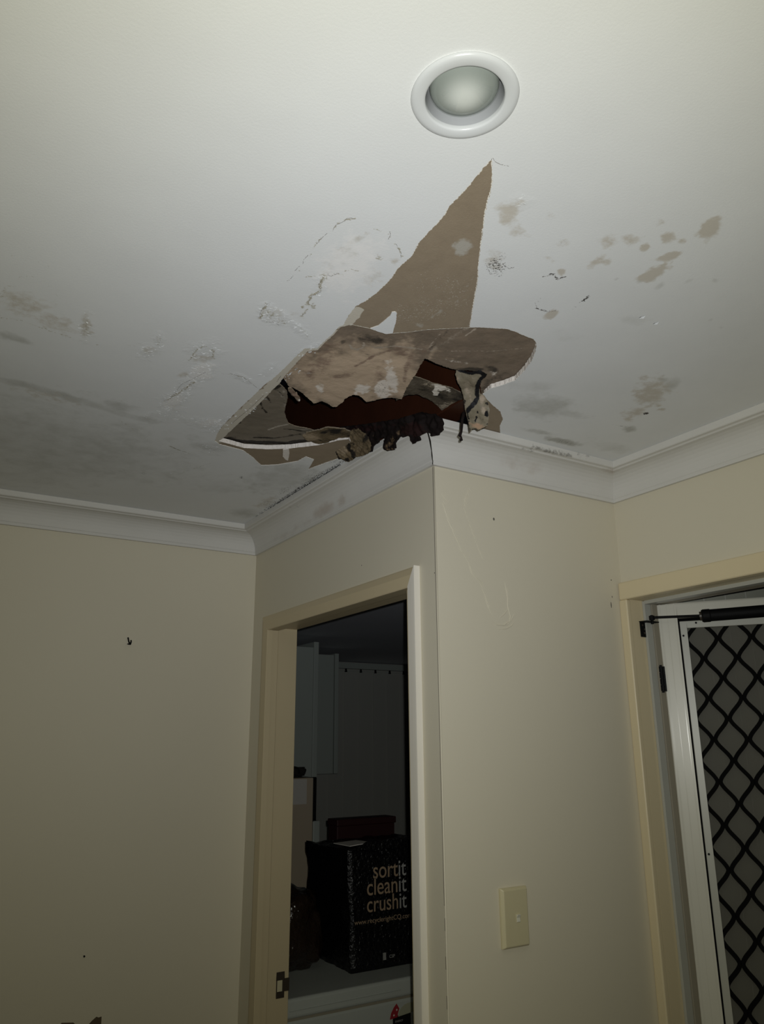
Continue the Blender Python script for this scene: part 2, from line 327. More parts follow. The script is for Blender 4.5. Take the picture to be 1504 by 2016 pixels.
def marks(q, blobs, pl):                    # strength of each kind of mark at the points q of a surface
    out = {}
    if not blobs: return out
    n1 = np.array([mnoise.noise(Vector((a * 38, b * 38, 0.3))) for a, b in q]); n2 = np.array([mnoise.noise(Vector((a * 120, b * 120, 4.3))) for a, b in q])
    wob = 1 + 0.36 * n1 + 0.30 * n2
    for bl in blobs:
        kind = bl[0]; v = out.setdefault(kind, np.zeros(len(q)))
        if isinstance(bl[1], list):         # a streak along a line
            ln = px2(bl[1], pl); sc = np.linalg.norm(px2([(bl[1][0][0] + 1, bl[1][0][1])], pl) - ln[:1]); w = bl[2] * sc
            d = near_line(q, ln, False) / w * wob; val = bl[3] * (1 - smooth(0.35, 1.3, d))
        else:
            _, x, y, rx, ry, an, st = bl; an = math.radians(an)
            c = px2([(x, y)], pl)[0]; A = px2([(x + rx * math.cos(an), y + rx * math.sin(an))], pl)[0] - c; B = px2([(x - ry * math.sin(an), y + ry * math.cos(an))], pl)[0] - c
            s = np.linalg.solve(np.stack([A, B], 1), (q - c).T); d = np.hypot(s[0], s[1]) * wob; val = st * (1 - smooth(0.30, 1.35, d))
        np.maximum(v, val, out=v)
    return out
def sheet(name, outline, pl, mats, thick=0.0015, grid=0.006, jagamp=0.0012, jagstep=0.003, warp=None, blobs=(), parent=None, holes=(), extra=None, seed=1, world_outline=None, smooth_shade=True):
    rng = np.random.RandomState(seed)
    o2 = jag(px2(outline, pl), jagstep, jagamp, rng) if world_outline is None else world_outline
    hs = [jag(px2(h, pl), jagstep, jagamp, rng) if isinstance(h, list) else h for h in holes]
    lo_, hi_ = o2.min(0), o2.max(0)
    if extra is None:
        gx, gy = np.meshgrid(np.arange(lo_[0], hi_[0], grid), np.arange(lo_[1], hi_[1], grid)); g = np.stack([gx.ravel(), gy.ravel()], 1)
        g = g + rng.uniform(-.25, .25, g.shape) * grid
    else: g = extra
    k = inside(g, o2) & (near_line(g, o2) > grid * 0.45)
    for h in hs: k &= ~inside(g, h) & (near_line(g, h) > grid * 0.45)
    v2, tri = triangulate(o2, hs, g[k])
    n = basis(pl[1])[2]
    P = to3(v2, pl); edge = None
    if warp is not None:
        P = P + n * np.array([warp(a, b) for a, b in v2])[:, None]
    nv = len(P); back = P - n * thick
    # outward facing side walls along every free edge
    e = {}
    for f in tri:
        for i in range(3):
            a, b = int(f[i]), int(f[(i + 1) % 3]); e[(a, b)] = e.get((a, b), 0) + 1
    free = [(a, b) for (a, b) in e if (b, a) not in e]
    side = sorted({i for ab in free for i in ab}); sid = {v: 2 * nv + k for k, v in enumerate(side)}; ns = len(side)
    faces = [tuple(map(int, f)) for f in tri] + [tuple(int(i) + nv for i in reversed(f)) for f in tri] + [(sid[b], sid[a], sid[a] + ns, sid[b] + ns) for a, b in free]
    mi = [0] * len(tri) + [min(2, len(mats) - 1) if len(mats) > 2 else 0] * len(tri) + [1 if len(mats) > 1 else 0] * len(free)
    me = bpy.data.meshes.new(name); me.from_pydata([tuple(p) for p in np.vstack([P, back, P[side], back[side]])], [], faces); me.update()
    for mm in mats: me.materials.append(mm)
    me.polygons.foreach_set('material_index', mi)
    me.polygons.foreach_set('use_smooth', [smooth_shade] * (2 * len(tri)) + [False] * len(free))
    for kind, val in marks(v2, blobs, pl).items():
        at = me.attributes.new(kind, 'FLOAT', 'POINT'); at.data.foreach_set('value', np.concatenate([val, val, val[side], val[side]]).astype(np.float32))
    o = link(name, me, parent)
    return o

# ------------------------------------------------------------------ the setting: walls
def structure(o): o['kind'] = 'structure'; return o
WT = 0.10
T = 0.012   # door linings sit this far inside the wall openings
LY0, LY1, LZ = 0.118, 0.975, 2.034          # clear laundry doorway
structure(MB().box(-5.0, 0.10, YL, YL + 0.03, 0, H).build('wall_left', M['wall']))
w = MB(); w.box(0, WT, 0.0, LY0 - T, 0, H); w.box(0, WT, LY1 + T, YL, 0, H); w.box(0, WT, LY0 - T, LY1 + T, LZ + T, H)
structure(w.build('wall_doorway', M['wall']))
structure(MB().box(WT, XR + 0.12, 0.0, WT, 0, H).build('wall_switch', M['wall']))
RY0, RY1, RZ = -0.900, -0.026, 2.030
w = MB(); w.box(XR, XR + 0.10, RY1 + T, 0.0, 0, H); w.box(XR, XR + 0.10, -6.4, RY0 - T, 0, H); w.box(XR, XR + 0.10, RY0 - T, RY1 + T, RZ + T, H)
structure(w.build('wall_right', M['wall']))
structure(MB().box(-5.1, 5.3, -6.5, FARY + 0.1, -0.1, 0).build('floor', M['floor']))
# the room beyond the doorway
structure(MB().box(-0.1, 5.2, FARY, FARY + 0.1, 0, 2.5).build('wall_laundry_far', M['laundry_wall']))
structure(MB().box(5.2, 5.3, WT, FARY + 0.1, 0, 2.5).build('wall_laundry_right', M['laundry_wall']))
structure(MB().box(0.95, 1.05, 3.62, FARY, 0, H).build('wall_laundry_left', M['laundry_wall']))
structure(MB().box(0.0, 5.2, YL + 0.03, FARY, H, H + 0.05).build('ceiling_laundry', M['laundry_ceiling']))
structure(MB().box(XR + 0.12, 5.2, WT, WT + 0.05, 0, 2.75).build('wall_exterior', M['cladding']))
structure(MB().box(3.2, 3.25, -3.5, WT, 0, 2.75).build('wall_neighbour', M['laundry_wall']))

# ------------------------------------------------------------------ ceiling
CZ = zplane(H)
T_LEFT = [(969.5, 311), (951, 330.5), (927, 360), (906, 384), (884.7, 405), (874, 423.6), (850, 450), (823.5, 478), (810, 504.7), (783.6, 527), (765, 554), (741, 576.5), (717, 594)]
T_RIGHT = [(926.5, 634), (932.5, 599), (940.5, 554), (943, 514), (948.5, 471.5), (953.8, 429), (959, 402), (968.5, 367.8), (969.8, 346.5), (968.5, 328)]
PAINT_HOLE = T_LEFT + [(700, 603), (683, 626), (676, 640), (668, 643), (653, 659), (640, 670), (624, 686), (600, 686), (579, 705), (562, 723), (549, 735), (537, 746),
    (521, 757), (500, 778), (475, 801), (450, 826), (436, 841), (427, 855), (423, 868), (432, 875), (460, 882), (479, 887), (497, 900), (514, 916), (530, 916), (546, 915),
    (586, 908), (602, 899), (618, 905), (607, 924), (639, 912), (672, 901), (682, 912), (700, 912), (760, 874), (842, 826), (900, 844), (985, 862), (984, 838), (990, 826), (985, 810), (969, 797), (960, 788), (950, 776),
    (966, 765), (990, 758), (1014, 749), (1032.6, 730), (1046, 711.6), (1054, 693), (1056.5, 677), (1051, 667.7), (1035, 662), (1014, 653), (998, 647.8), (974, 646.4), (945, 644.6), (926, 644.6)] + T_RIGHT
CORE_HOLE = [(687, 640), (671, 644), (655, 661), (642, 672), (626, 689), (605, 692), (586, 712), (570, 730), (559, 742), (550, 755), (538, 766), (516, 789), (492, 813), (466, 837), (451, 851), (439, 863), (431, 868.5),
    (455, 875), (480, 882), (528, 884.5), (570, 883), (626, 876.5), (666, 867), (686, 864.5), (712, 896), (760, 872), (842, 824), (900, 842), (932, 852), (952, 852), (956, 800), (953, 778),
    (966, 766), (990, 758.7), (1014, 749.6), (1032, 730.5), (1045, 712), (1053, 693.5), (1055, 677.5), (1050, 669), (1035, 663), (1014, 654), (998, 648.8), (974, 647.4), (945, 645.6), (926, 645.6),
    (887, 647.5), (842, 649.5), (800, 655), (760, 658), (728, 648)]
S, K, G, FL, RG = 'stain', 'mold', 'grime_shade', 'flake', 'ring'
CEIL_MARKS = [
    (S, 1002, 418, 24, 32, 30, .75), (FL, 1028, 398, 12, 14, 0, .6), (S, 1017, 457, 24, 17, -10, .55), (K, 1017, 462, 18, 12, 0, .30), (S, 1087, 427, 15, 11, -30, .45), (K, 1087, 426, 17, 12, -30, .42), (K, 1122, 409, 10, 6, -20, .42),
    (S, 1175, 416, 16, 9, -30, .45), (K, 1178, 414, 16, 9, -30, .36), (S, 972, 515, 26, 22, 0, .55), (K, 975, 523, 32, 24, 10, .62), (K, 1005, 528, 14, 4, -20, .6), (S, 1110, 480, 19, 10, 0, .45), (K, 1108, 478, 16, 8, -10, .40), (S, 1082, 510, 13, 9, 0, .45), (K, 1120, 500, 12, 6, 0, .35),
    (S, 1105, 536, 10, 9, 0, .95), (K, [(1066, 545), (1088, 539), (1096, 549), (1116, 544)], 3.2, .95), (S, 1197, 478, 22, 17, -20, .62), (S, 1240, 474, 27, 15, -10, .55), (S, 1178, 512, 30, 9, -40, .62), (S, 1195, 516, 16, 10, 0, .6),
    (S, 1270, 487, 13, 9, -30, .95), (S, 1299, 439, 14, 9, -30, .6), (K, 1300, 438, 12, 7, -30, .33), (S, 1314, 468, 20, 13, -20, .75), (K, 1312, 466, 17, 11, -20, .36), (S, 1345, 474, 12, 7, -20, .65), (S, 1322, 503, 32, 9, -18, .95), (S, 1398, 448, 33, 21, -38, 1.0), (K, 1382, 440, 20, 9, -30, .33),
    (S, 1282, 541, 37, 13, -26, 1.0), (G, 1262, 552, 14, 5, -20, .6), (S, 1086, 619, 17, 9, -25, .95), (K, [(1052, 606), (1070, 612), (1082, 613), (1096, 611)], 3.0, .8), (K, [(1067, 582), (1055, 600)], 3, .6), (K, 1153, 588, 12, 3.2, -38, 1.0), (K, 1130, 606, 13, 4, -30, .55), (K, 1170, 573, 3, 3, 0, .7),
    (G, 1300, 563, 14, 6, -30, .5), (G, 1357, 553, 14, 5, -25, .5), (G, 1408, 552, 8, 6, 0, .5), (G, 1212, 550, 6, 3, -30, .6), (S, 1107, 318, 14, 9, 0, .42), (G, 1398, 630, 8, 4, -30, .5), (G, 1420, 645, 9, 4, 0, .4), (G, 1250, 630, 40, 14, 0, .3), (G, 1110, 660, 45, 14, 10, .35),
    (G, 1070, 800, 75, 26, 3, .62), (G, 1120, 815, 40, 10, 8, .55), (G, 1045, 760, 60, 14, 0, .38), (S, 1280, 775, 48, 28, -30, .72), (G, 1325, 755, 24, 14, -35, .55), (S, 1250, 812, 36, 12, -15, .62), (S, 1236, 825, 14, 8, 0, .6), (S, 1268, 744, 14, 7, 0, .6), (G, 1308, 748, 14, 6, 0, .6), (S, 1303, 806, 9, 4, 0, .6),
    (K, 1272, 814, 7, 3, -8, 1.0), (K, [(1205, 836), (1232, 841)], 3, .6), (G, 1240, 845, 16, 7, 0, .8), (G, 1108, 869, 36, 7, 12, .95), (K, 1112, 871, 30, 5, 12, .5), (G, 1060, 850, 40, 6, 10, .6), (G, 1200, 880, 60, 14, 10, .4),
    # left of the tear
    ('pale', 690, 520, 95, 60, -38, .6), (S, 680, 502, 36, 26, -30, .55), (S, 705, 470, 46, 9, -30, .55), (RG, 530, 620, 20, 16, 0, .5), (RG, 555, 632, 22, 8, 20, .5), (S, 540, 615, 26, 14, 0, .45), (RG, 600, 655, 20, 6, 40, .45), (RG, 605, 690, 20, 6, -20, .42), (S, 650, 520, 16, 20, 40, .4), (S, 648, 540, 30, 9, 0, .46), (S, 776, 515, 15, 12, 0, .5), (S, 735, 545, 34, 22, -20, .40), (S, 770, 560, 30, 10, -40, .4), (S, 585, 620, 20, 14, 0, .4),
    (RG, [(655, 455), (661, 442), (680, 433), (697, 430), (708, 437)], 2.6, .8), (RG, [(645, 459), (622, 480), (608, 508), (592, 530), (575, 549), (560, 556)], 2.2, .66), (RG, [(735, 452), (760, 455), (767, 466)], 3.5, .75), (RG, [(777, 478), (788, 497), (791, 507)], 3.5, .7), (RG, [(602, 545), (640, 541), (664, 538), (675, 541)], 3.5, .6),
    (RG, [(664, 538), (688, 531), (710, 534)], 3, .55), (RG, [(640, 545), (628, 562), (634, 570), (612, 582), (605, 600), (592, 606)], 5, .85), (RG, [(594, 622), (606, 608)], 5, .7), (RG, 746, 507, 12, 9, 0, .55), (RG, 617, 603, 9, 7, 0, .7), (RG, [(512, 628), (524, 598)], 3, .8),
    (FL, 527, 616, 20, 18, 0, 1.0), (FL, 548, 622, 30, 14, 15, 1.0), (FL, 585, 645, 30, 9, 40, .9), (FL, 608, 690, 26, 9, -20, 1.0), (FL, 630, 560, 14, 24, 30, .5), (K, 530, 622, 18, 12, 10, .34),
    (FL, 402, 690, 30, 18, 0, .9), (S, 385, 705, 14, 9, 0, .55), (S, 402, 707, 26, 10, 0, .6), (RG, [(372, 712), (385, 690), (402, 682), (420, 688), (420, 706)], 3.5, .75), (FL, 395, 735, 30, 18, -20, 1.0), (S, 360, 738, 14, 8, 0, .6), (FL, 368, 758, 28, 12, -30, 1.0), (RG, [(385, 750), (350, 775)], 4, .8), (FL, 345, 785, 32, 14, -20, 1.0), (RG, [(350, 775), (325, 790)], 4, .7), (FL, 340, 815, 28, 16, 0, .8), (FL, 300, 816, 26, 6, -10, .7), (S, 345, 800, 24, 14, 0, .38), ('pale', 395, 735, 36, 22, -30, .6), ('pale', 340, 790, 30, 14, -30, .6),
    (FL, 400, 832, 34, 10, 5, 1.0), (FL, 440, 835, 34, 12, -25, .9), (FL, 505, 795, 40, 8, -42, .8), ('pale', 415, 833, 40, 9, 0, .55), (FL, 480, 745, 22, 6, 25, .9), (RG, [(435, 735), (478, 742), (498, 755), (510, 766)], 2.5, .6), (FL, 530, 728, 24, 10, -30, .5), (FL, 575, 740, 30, 9, -42, .8), ('pale', 440, 860, 18, 12, 0, .6),
    (S, 50, 600, 70, 26, 14, .55), (S, 110, 635, 60, 22, 20, .5), (RG, [(0, 590), (10, 565), (30, 562)], 5, .5), (RG, [(0, 626), (40, 630), (110, 655), (150, 668)], 5, .52), (RG, [(20, 590), (50, 600), (80, 590)], 5, .42), (S, 168, 642, 16, 30, 0, .6), (RG, 168, 645, 14, 28, 0, .5), (FL, 168, 645, 14, 30, 0, .5), (RG, [(180, 676), (203, 682)], 3.5, .6), (RG, [(238, 675), (265, 682)], 3, .55), (G, 25, 665, 50, 9, 16, .75), (RG, [(0, 500), (60, 510), (110, 530)], 3, .35), (RG, [(35, 545), (80, 545), (130, 600)], 4, .35),
    (FL, 292, 692, 22, 14, -10, .9), (S, 295, 690, 20, 12, 0, .45), (FL, 312, 672, 9, 16, 0, .7), (RG, 312, 672, 7, 13, 0, .5),
    (G, [(0, 748), (60, 760), (120, 778), (180, 795)], 20, .5), (G, 40, 756, 60, 10, 14, .6), (G, 140, 785, 36, 9, 16, .62), (K, [(0, 745), (60, 758), (110, 772), (150, 786)], 9, .34), (G, [(180, 795), (250, 818), (300, 830)], 20, .42), (G, [(0, 775), (90, 795), (150, 812)], 16, .32), (S, 90, 778, 90, 16, 14, .4), (G, 235, 800, 40, 12, 8, .55), (RG, [(222, 787), (255, 792)], 3, .5), (RG, [(240, 830), (262, 845)], 3, .5), (G, 250, 840, 40, 12, 10, .5), (G, 420, 880, 60, 10, 5, .5), (RG, [(333, 878), (352, 886), (372, 892)], 2.5, .8), (FL, 420, 885, 26, 8, 10, .7), (FL, 335, 930, 18, 5, 0, .5), (RG, [(360, 930), (415, 912)], 3, .5), (K, 245, 926, 6, 3, 10, .5), (K, 282, 932, 10, 4, 5, .55), (K, 475, 940, 4, 3, 0, .7),
    # mould along the doorway cornice
    (K, [(688, 901), (660, 917), (632, 932), (600, 953), (570, 973), (545, 990), (528, 1001)], 7, .62), (K, 660, 905, 26, 8, -20, .55), (K, 605, 940, 40, 9, -32, .48), (K, 560, 965, 30, 10, -32, .52), (K, 520, 990, 20, 9, -20, .5), (K, 560, 930, 60, 22, 0, .30), (K, 605, 915, 40, 14, 0, .34), (G, 560, 940, 90, 34, -10, .55), (S, 520, 990, 30, 12, -20, .5), (G, 480, 1010, 40, 12, 0, .5), (G, 440, 960, 60, 14, 0, .4), (G, 120, 880, 330, 75, 8, .42), (G, 60, 930, 260, 40, 8, .3)]  # last two: painted shade of grazing light, over streaky dirt by left wall
DL = (-0.5725, -0.879)                       # downlight centre
a = np.arange(48) / 48 * 2 * math.pi
dl_hole = to2(np.stack([DL[0] + 0.0500 * np.cos(a), DL[1] + 0.0500 * np.sin(a), np.full(48, H)], 1), CZ)
rect = to2(np.array([(-5.05, -6.45, H), (XR + 0.06, -6.45, H), (XR + 0.06, 0.05, H), (0.05, 0.05, H), (0.05, YL + 0.02, H), (-5.05, YL + 0.02, H)]), CZ)
gpts = []
for (x0, x1, y0, y1, s) in ((-5.0, XR, -6.4, YL, 0.2), (-1.15, XR, -1.15, YL, 0.02), (-1.0, 0.10, -0.75, 0.72, 0.0052), (-0.25, 0.5, -0.9, 0.0, 0.0046)):
    gx, gy = np.meshgrid(np.arange(x0, x1, s), np.arange(y0, y1, s)); q = np.stack([gx.ravel(), gy.ravel()], 1); q = q + np.random.uniform(-.2, .2, q.shape) * s
    for (a0, a1, b0, b1, s2) in ((-1.15, XR, -1.15, YL, 0.02), (-1.0, 0.10, -0.75, 0.72, 0.0052), (-0.25, 0.5, -0.9, 0.0, 0.0046)):
        if s2 < s or (s2 == 0.0046 and s == 0.0052): q = q[~((q[:, 0] > a0) & (q[:, 0] < a1) & (q[:, 1] > b0) & (q[:, 1] < b1))]
    gpts.append(q)
gp = np.vstack(gpts); gp = gp[(gp[:, 0] < 0.04) | (gp[:, 1] < 0.04)]
gp2 = to2(np.column_stack([gp, np.full(len(gp), H)]), CZ)
ceil = sheet('ceiling', None, CZ, [M['ceil'], M['paper_edge'], M['paper_edge']], thick=0.0012, grid=0.004, blobs=CEIL_MARKS,
             smooth_shade=False, holes=[jag(px2(PAINT_HOLE, CZ), 0.0022, 0.0011, np.random.RandomState(5)), dl_hole], extra=gp2, world_outline=rect)
structure(ceil)
# brown liner and white core of the plasterboard, one millimetre up
CZ2 = zplane(H + 0.0014)
core_rect = px2([(330, 250), (1120, 250), (1120, 640), (1120, 900), (930, 1010), (560, 1100), (330, 930)], CZ2)
board = sheet('plasterboard_core', None, CZ2, [M['brown'], M['gypsum'], M['brown']], thick=0.0118, grid=0.006, smooth_shade=False, holes=[jag(px2(CORE_HOLE, CZ2), 0.003, 0.0011, np.random.RandomState(8))], world_outline=core_rect, parent=ceil,
    blobs=[('light', 912, 487, 26, 22, -20, .75), ('light', 893, 485, 6, 9, 0, .6), ('pale', [(704, 612), (690, 632), (676, 645)], 13, 1.0), ('pale', [(655, 659), (604, 690), (560, 738), (500, 795), (445, 850), (426, 868)], 22, 1.0),
           ('fleck', 830, 610, 120, 40, -10, .5), ('fleck', 900, 580, 40, 60, 0, .5), ('fleck', 850, 560, 90, 60, 0, .42), ('light', [(870, 610), (850, 625), (835, 632)], 5, .5), ('light', 828, 640, 10, 8, 0, .5), ('light', [(895, 600), (935, 540)], 4, .4), ('dark', 880, 625, 50, 16, 0, .28), ('dark', [(962, 380), (940, 560)], 5, .2), ('light', [(926, 640), (942, 560), (960, 400)], 6, .42)])
# torn white fringe of the face paper along the triangular tear
def fringe(pts, w0, w1, pl, name, mt, parent, up=0.0008, seed=4, side=1, inset=0.0):
    rng = np.random.RandomState(seed); q = jag(px2(pts, pl), 0.0022, 0.0007, rng, closed=False); v = []
    for i in range(len(q)):
        t = q[min(i + 1, len(q) - 1)] - q[max(i - 1, 0)]; t = t / np.linalg.norm(t); n = np.array([-t[1], t[0]]) * side
        v.append((q[i] - n * inset, q[i] + n * rng.uniform(w0, w1)))
    mb = MB(); n3 = basis(pl[1])[2]
    P = [to3(np.array(x), pl) - n3 * up for x in v]
    for i in range(len(P) - 1):
        mb.add([P[i][0], P[i][1] , P[i + 1][1], P[i + 1][0], P[i][0] + n3 * -0.0004, P[i][1] - n3 * 0.0004, P[i + 1][1] - n3 * 0.0004, P[i + 1][0] - n3 * 0.0004], [(0, 1, 2, 3), (7, 6, 5, 4), (0, 4, 5, 1), (3, 2, 6, 7)])
    return mb.build(name, mt, parent)
fringe(T_LEFT, 0.0004, 0.0022, CZ, 'torn_paper_fringe', M['paper_edge'], ceil, side=1)
fringe([(926, 645.0)] + T_RIGHT + [(969.5, 311)], 0.0003, 0.0016, CZ, 'torn_paper_fringe', M['paper_edge'], ceil, side=1, seed=5)
fringe([(689, 638), (728, 647), (760, 657.5), (800, 654.5), (842, 649), (887, 647), (926, 645)], 0.0004, 0.0018, CZ2, 'torn_paper_fringe', M['paper_edge'], ceil, up=-0.0002, side=1, seed=6)
fringe([(945, 644.6), (974, 646.4), (998, 647.8), (1014, 653), (1035, 662), (1051, 667.7)], 0.0004, 0.0016, CZ, 'torn_paper_fringe', M['paper_edge'], ceil, side=1, seed=7)
sheet('paper_remnant', [(778, 613.8), (771.6, 614.6), (768, 622), (759.7, 629), (743.7, 641.7), (729, 646.5), (744, 653), (759.7, 657.5), (773, 656), (776, 645), (779.6, 633.7), (781, 616)], zplane(H + 0.0002), [M['ceil'], M['paper_edge'], M['paper_edge']], thick=0.0011, parent=ceil, jagamp=0.0006)
sheet('paper_remnant', [(557, 886), (569, 884), (569.5, 894), (567, 907), (562, 905), (557, 899)], zplane(H - 0.001), [M['gypsum'], M['gypsum']], thick=0.004, grid=0.003, parent=ceil, jagamp=0.0008)

# stained back layers still hanging in the hole
def sag(amp, sc, off=0.0):
    return lambda a, b: off + amp * mnoise.noise(Vector((a * sc, b * sc, 1.7))) + amp * 0.4 * mnoise.noise(Vector((a * sc * 3, b * sc * 3, 5.7)))
PB = zplane(H + 0.0150)
B1 = [(948, 778), (946, 755), (956, 735), (930, 731), (897, 727), (878, 722), (859, 716), (845, 709), (836, 706), (826, 722), (817, 738), (810, 748), (804, 757), (796, 773), (791, 786), (772, 783), (754, 785), (736, 790), (722, 792), (713, 784), (706, 778), (695, 776.5), (686, 780), (679, 784), (673, 793), (668, 797), (661, 801), (655, 801), (645, 794), (634, 790), (626, 793), (618, 794.5), (609, 787), (602, 781), (594, 773), (586, 768), (578, 763), (570, 762), (563, 752), (556, 742), (545, 730), (600, 655), (660, 612), (700, 602), (930, 602), (1010, 625), (1072, 660), (1078, 700), (1050, 755), (1000, 782), (965, 792)]
sheet('stained_paper_backing', B1, PB, [M['backing'], M['tan_edge'], M['brown']], thick=0.0022, grid=0.0042, warp=sag(0.0022, 16), parent=ceil, jagamp=0.0016, jagstep=0.0022, blobs=[
    ('tan', 690, 745, 150, 60, -8, 1.0), ('tan', 620, 745, 60, 40, 30, .9), ('tan', 790, 740, 50, 60, 0, .9), ('tan', 720, 690, 110, 16, 5, .55), ('pink', 625, 725, 60, 22, -30, .55), ('pink', 790, 690, 30, 18, 0, .6), ('pink', 640, 690, 60, 18, -10, .45), ('pink', 745, 745, 16, 40, 20, .5), ('pink', 820, 710, 20, 40, 30, .45),
    ('light', 752, 766, 19, 22, 0, 1.0), ('light', 772, 748, 17, 34, -12, .85), ('light', 712, 766, 22, 13, 0, .85), ('light', 630, 767, 13, 14, 0, .62), ('pink', 680, 740, 40, 8, -10, .6), ('pink', [(700, 720), (740, 700), (770, 690)], 6, .7), ('pink', [(815, 690), (800, 720), (795, 750)], 6, .6), ('dark', [(690, 690), (730, 700), (760, 692)], 3, .35), ('tan', 660, 785, 50, 18, 10, 1.0), ('light', 768, 720, 12, 16, 0, .5), ('mold', 752, 766, 17, 20, 0, .45), ('light', [(588, 735), (610, 735)], 4, .5),
    ('line', [(688, 678), (694, 686), (704, 689), (714, 684), (717, 674)], 3.0, .9), ('line', [(717, 680), (740, 685), (780, 680), (830, 688)], 5, .6), ('line', [(935, 648), (915, 662)], 2, .9), ('line', [(865, 658), (840, 690)], 2.5, .6), ('line', [(880, 690), (960, 692), (1040, 684)], 2.5, .55), ('line', [(930, 640), (850, 690)], 10, .42),
    ('dark', 735, 669, 40, 11, 5, .8), ('dark', 675, 673, 8, 6, 0, .8), ('dark', 760, 668, 40, 10, 0, .55), ('dark', [(880, 652), (845, 690)], 4, .55), ('dark', 925, 728, 40, 5, 2, .8), ('dark', 968, 728, 22, 9, 10, .6), ('dark', 955, 760, 9, 22, 10, .55), ('dark', 980, 742, 40, 9, -15, .5), ('dark', 700, 650, 60, 9, 10, .25), ('light', [(895, 712), (870, 705), (920, 716)], 5, .45), ('light', 970, 735, 14, 6, 0, .45), ('light', [(1000, 722), (985, 730)], 3, .5)])
PF2 = zplane(H + 0.0160)
F2 = [(536, 748), (548, 753), (559, 764), (564.5, 770), (566, 780), (565, 790), (562, 800), (560, 812), (563, 824), (567.5, 834), (580, 839), (600, 843), (618, 847), (640, 858), (650, 880), (560, 900), (470, 898), (415, 880), (420, 850), (480, 795)]
sheet('stained_paper_backing', F2, PF2, [M['flap'], M['brown'], M['brown']], thick=0.0015, grid=0.0042, warp=lambda a, b: sag(0.0025, 14)(a, b), parent=ceil, jagamp=0.0011, jagstep=0.0025, blobs=[
    ('dark', [(455, 866), (480, 869), (520, 871), (560, 872), (610, 866)], 9, 1.0), ('dark', [(500, 862), (540, 862), (590, 856)], 5, .62), ('dark', [(560, 845), (600, 850)], 4, .6), ('dark', [(512, 790), (517, 803), (525, 812)], 3, .75), ('dark', [(525, 780), (533, 792)], 3, .7), ('dark', [(545, 768), (556, 778), (560, 795)], 3, .6), ('dark', [(462, 833), (472, 833)], 3, .9), ('dark', 545, 762, 12, 5, -20, .9), ('dark', 450, 864, 14, 5, 0, .8),
    ('light', [(528, 846), (550, 839), (566, 836)], 3.5, .8), ('light', [(575, 848), (605, 846)], 3, .7), ('light', [(548, 771), (560, 785), (562, 800)], 5, .5), ('light', 558, 770, 6, 6, 0, .6), ('light', 545, 785, 30, 20, 0, .25)])

# ------------------------------------------------------------------ pieces hanging in or from the hole (each loose)
def piece(name, label, cat, outline, pl, mt, thick, blobs=(), warp=None, grid=0.004, jagamp=0.001, group=None, seed=2):
    o = sheet(name, outline, pl, mt, thick=thick, grid=grid, jagamp=jagamp, jagstep=0.0024, warp=warp, blobs=list(blobs), seed=seed)
    return tag(o, label, cat, group)
joist = thing('roof_timber', 'dark red-brown timber seen inside the broken ceiling', 'timber', (-0.04, 0.1, H + 0.02))
def lp(o): o.location = (-Vector(joist.location)); return o
lp(MB().box(-0.022, 0.045, -0.75, 1.6, H + 0.022, H + 0.48).build('beam', M['joist'], joist, bevel=0.003))
lp(MB().box(-1.2, -0.024, -0.62, -0.575, H + 0.10, H + 0.19).build('cross_beam', M['joist'], joist, bevel=0.003))
PM = zplane(H + 0.026)
piece('mouldy_paper_scrap', 'grey mouldy paper scrap with a white plaster spot, inside the hole', 'scrap', [(800, 742), (816, 741), (832, 747), (852, 754), (884, 761), (902, 772), (925, 782), (930, 800), (920, 812), (905, 812), (895, 815), (878, 815.5), (870, 808), (862, 799), (850, 789), (838, 783), (826, 777), (818, 775), (800, 779), (780, 790), (775, 770)], PM, [M['midpiece'], M['tan_edge'], M['brown']], 0.002, [
    ('light', 868, 761, 15, 11, 15, 1.0), ('light', 858, 772, 8, 10, 0, .9), ('light', 880, 768, 10, 5, 20, .6), ('speck', 885, 803, 40, 12, 5, .75), ('speck', 850, 757, 30, 6, 15, .6), ('dark', 870, 782, 20, 8, 10, .75), ('dark', 902, 782, 18, 14, 0, .6), ('dark', 830, 760, 20, 8, 10, .4)], warp=sag(0.004, 24), seed=3)
fa = on_plane(897, 729, V3(0, 0, H), V3(0, 0, -1)); fb = on_plane(958, 733, V3(0, 0, H), V3(0, 0, -1)); fd = fb - fa; fd[2] = 0; fd = fd / np.linalg.norm(fd)
PF1 = (fa, V3(fd[1], -fd[0], 0.10))
F1 = [(898, 729), (897, 736), (902, 748), (907, 762), (912, 778), (915, 790), (917, 806), (920, 822), (922, 838), (925, 851), (928, 849), (928, 844), (938, 842), (944, 844.5), (950, 841), (956, 838), (961, 836), (963, 822), (964, 806), (961, 797), (957, 790), (952, 779), (944, 777), (944, 762), (947, 750), (957, 741), (960, 734), (945, 729), (925, 731)]
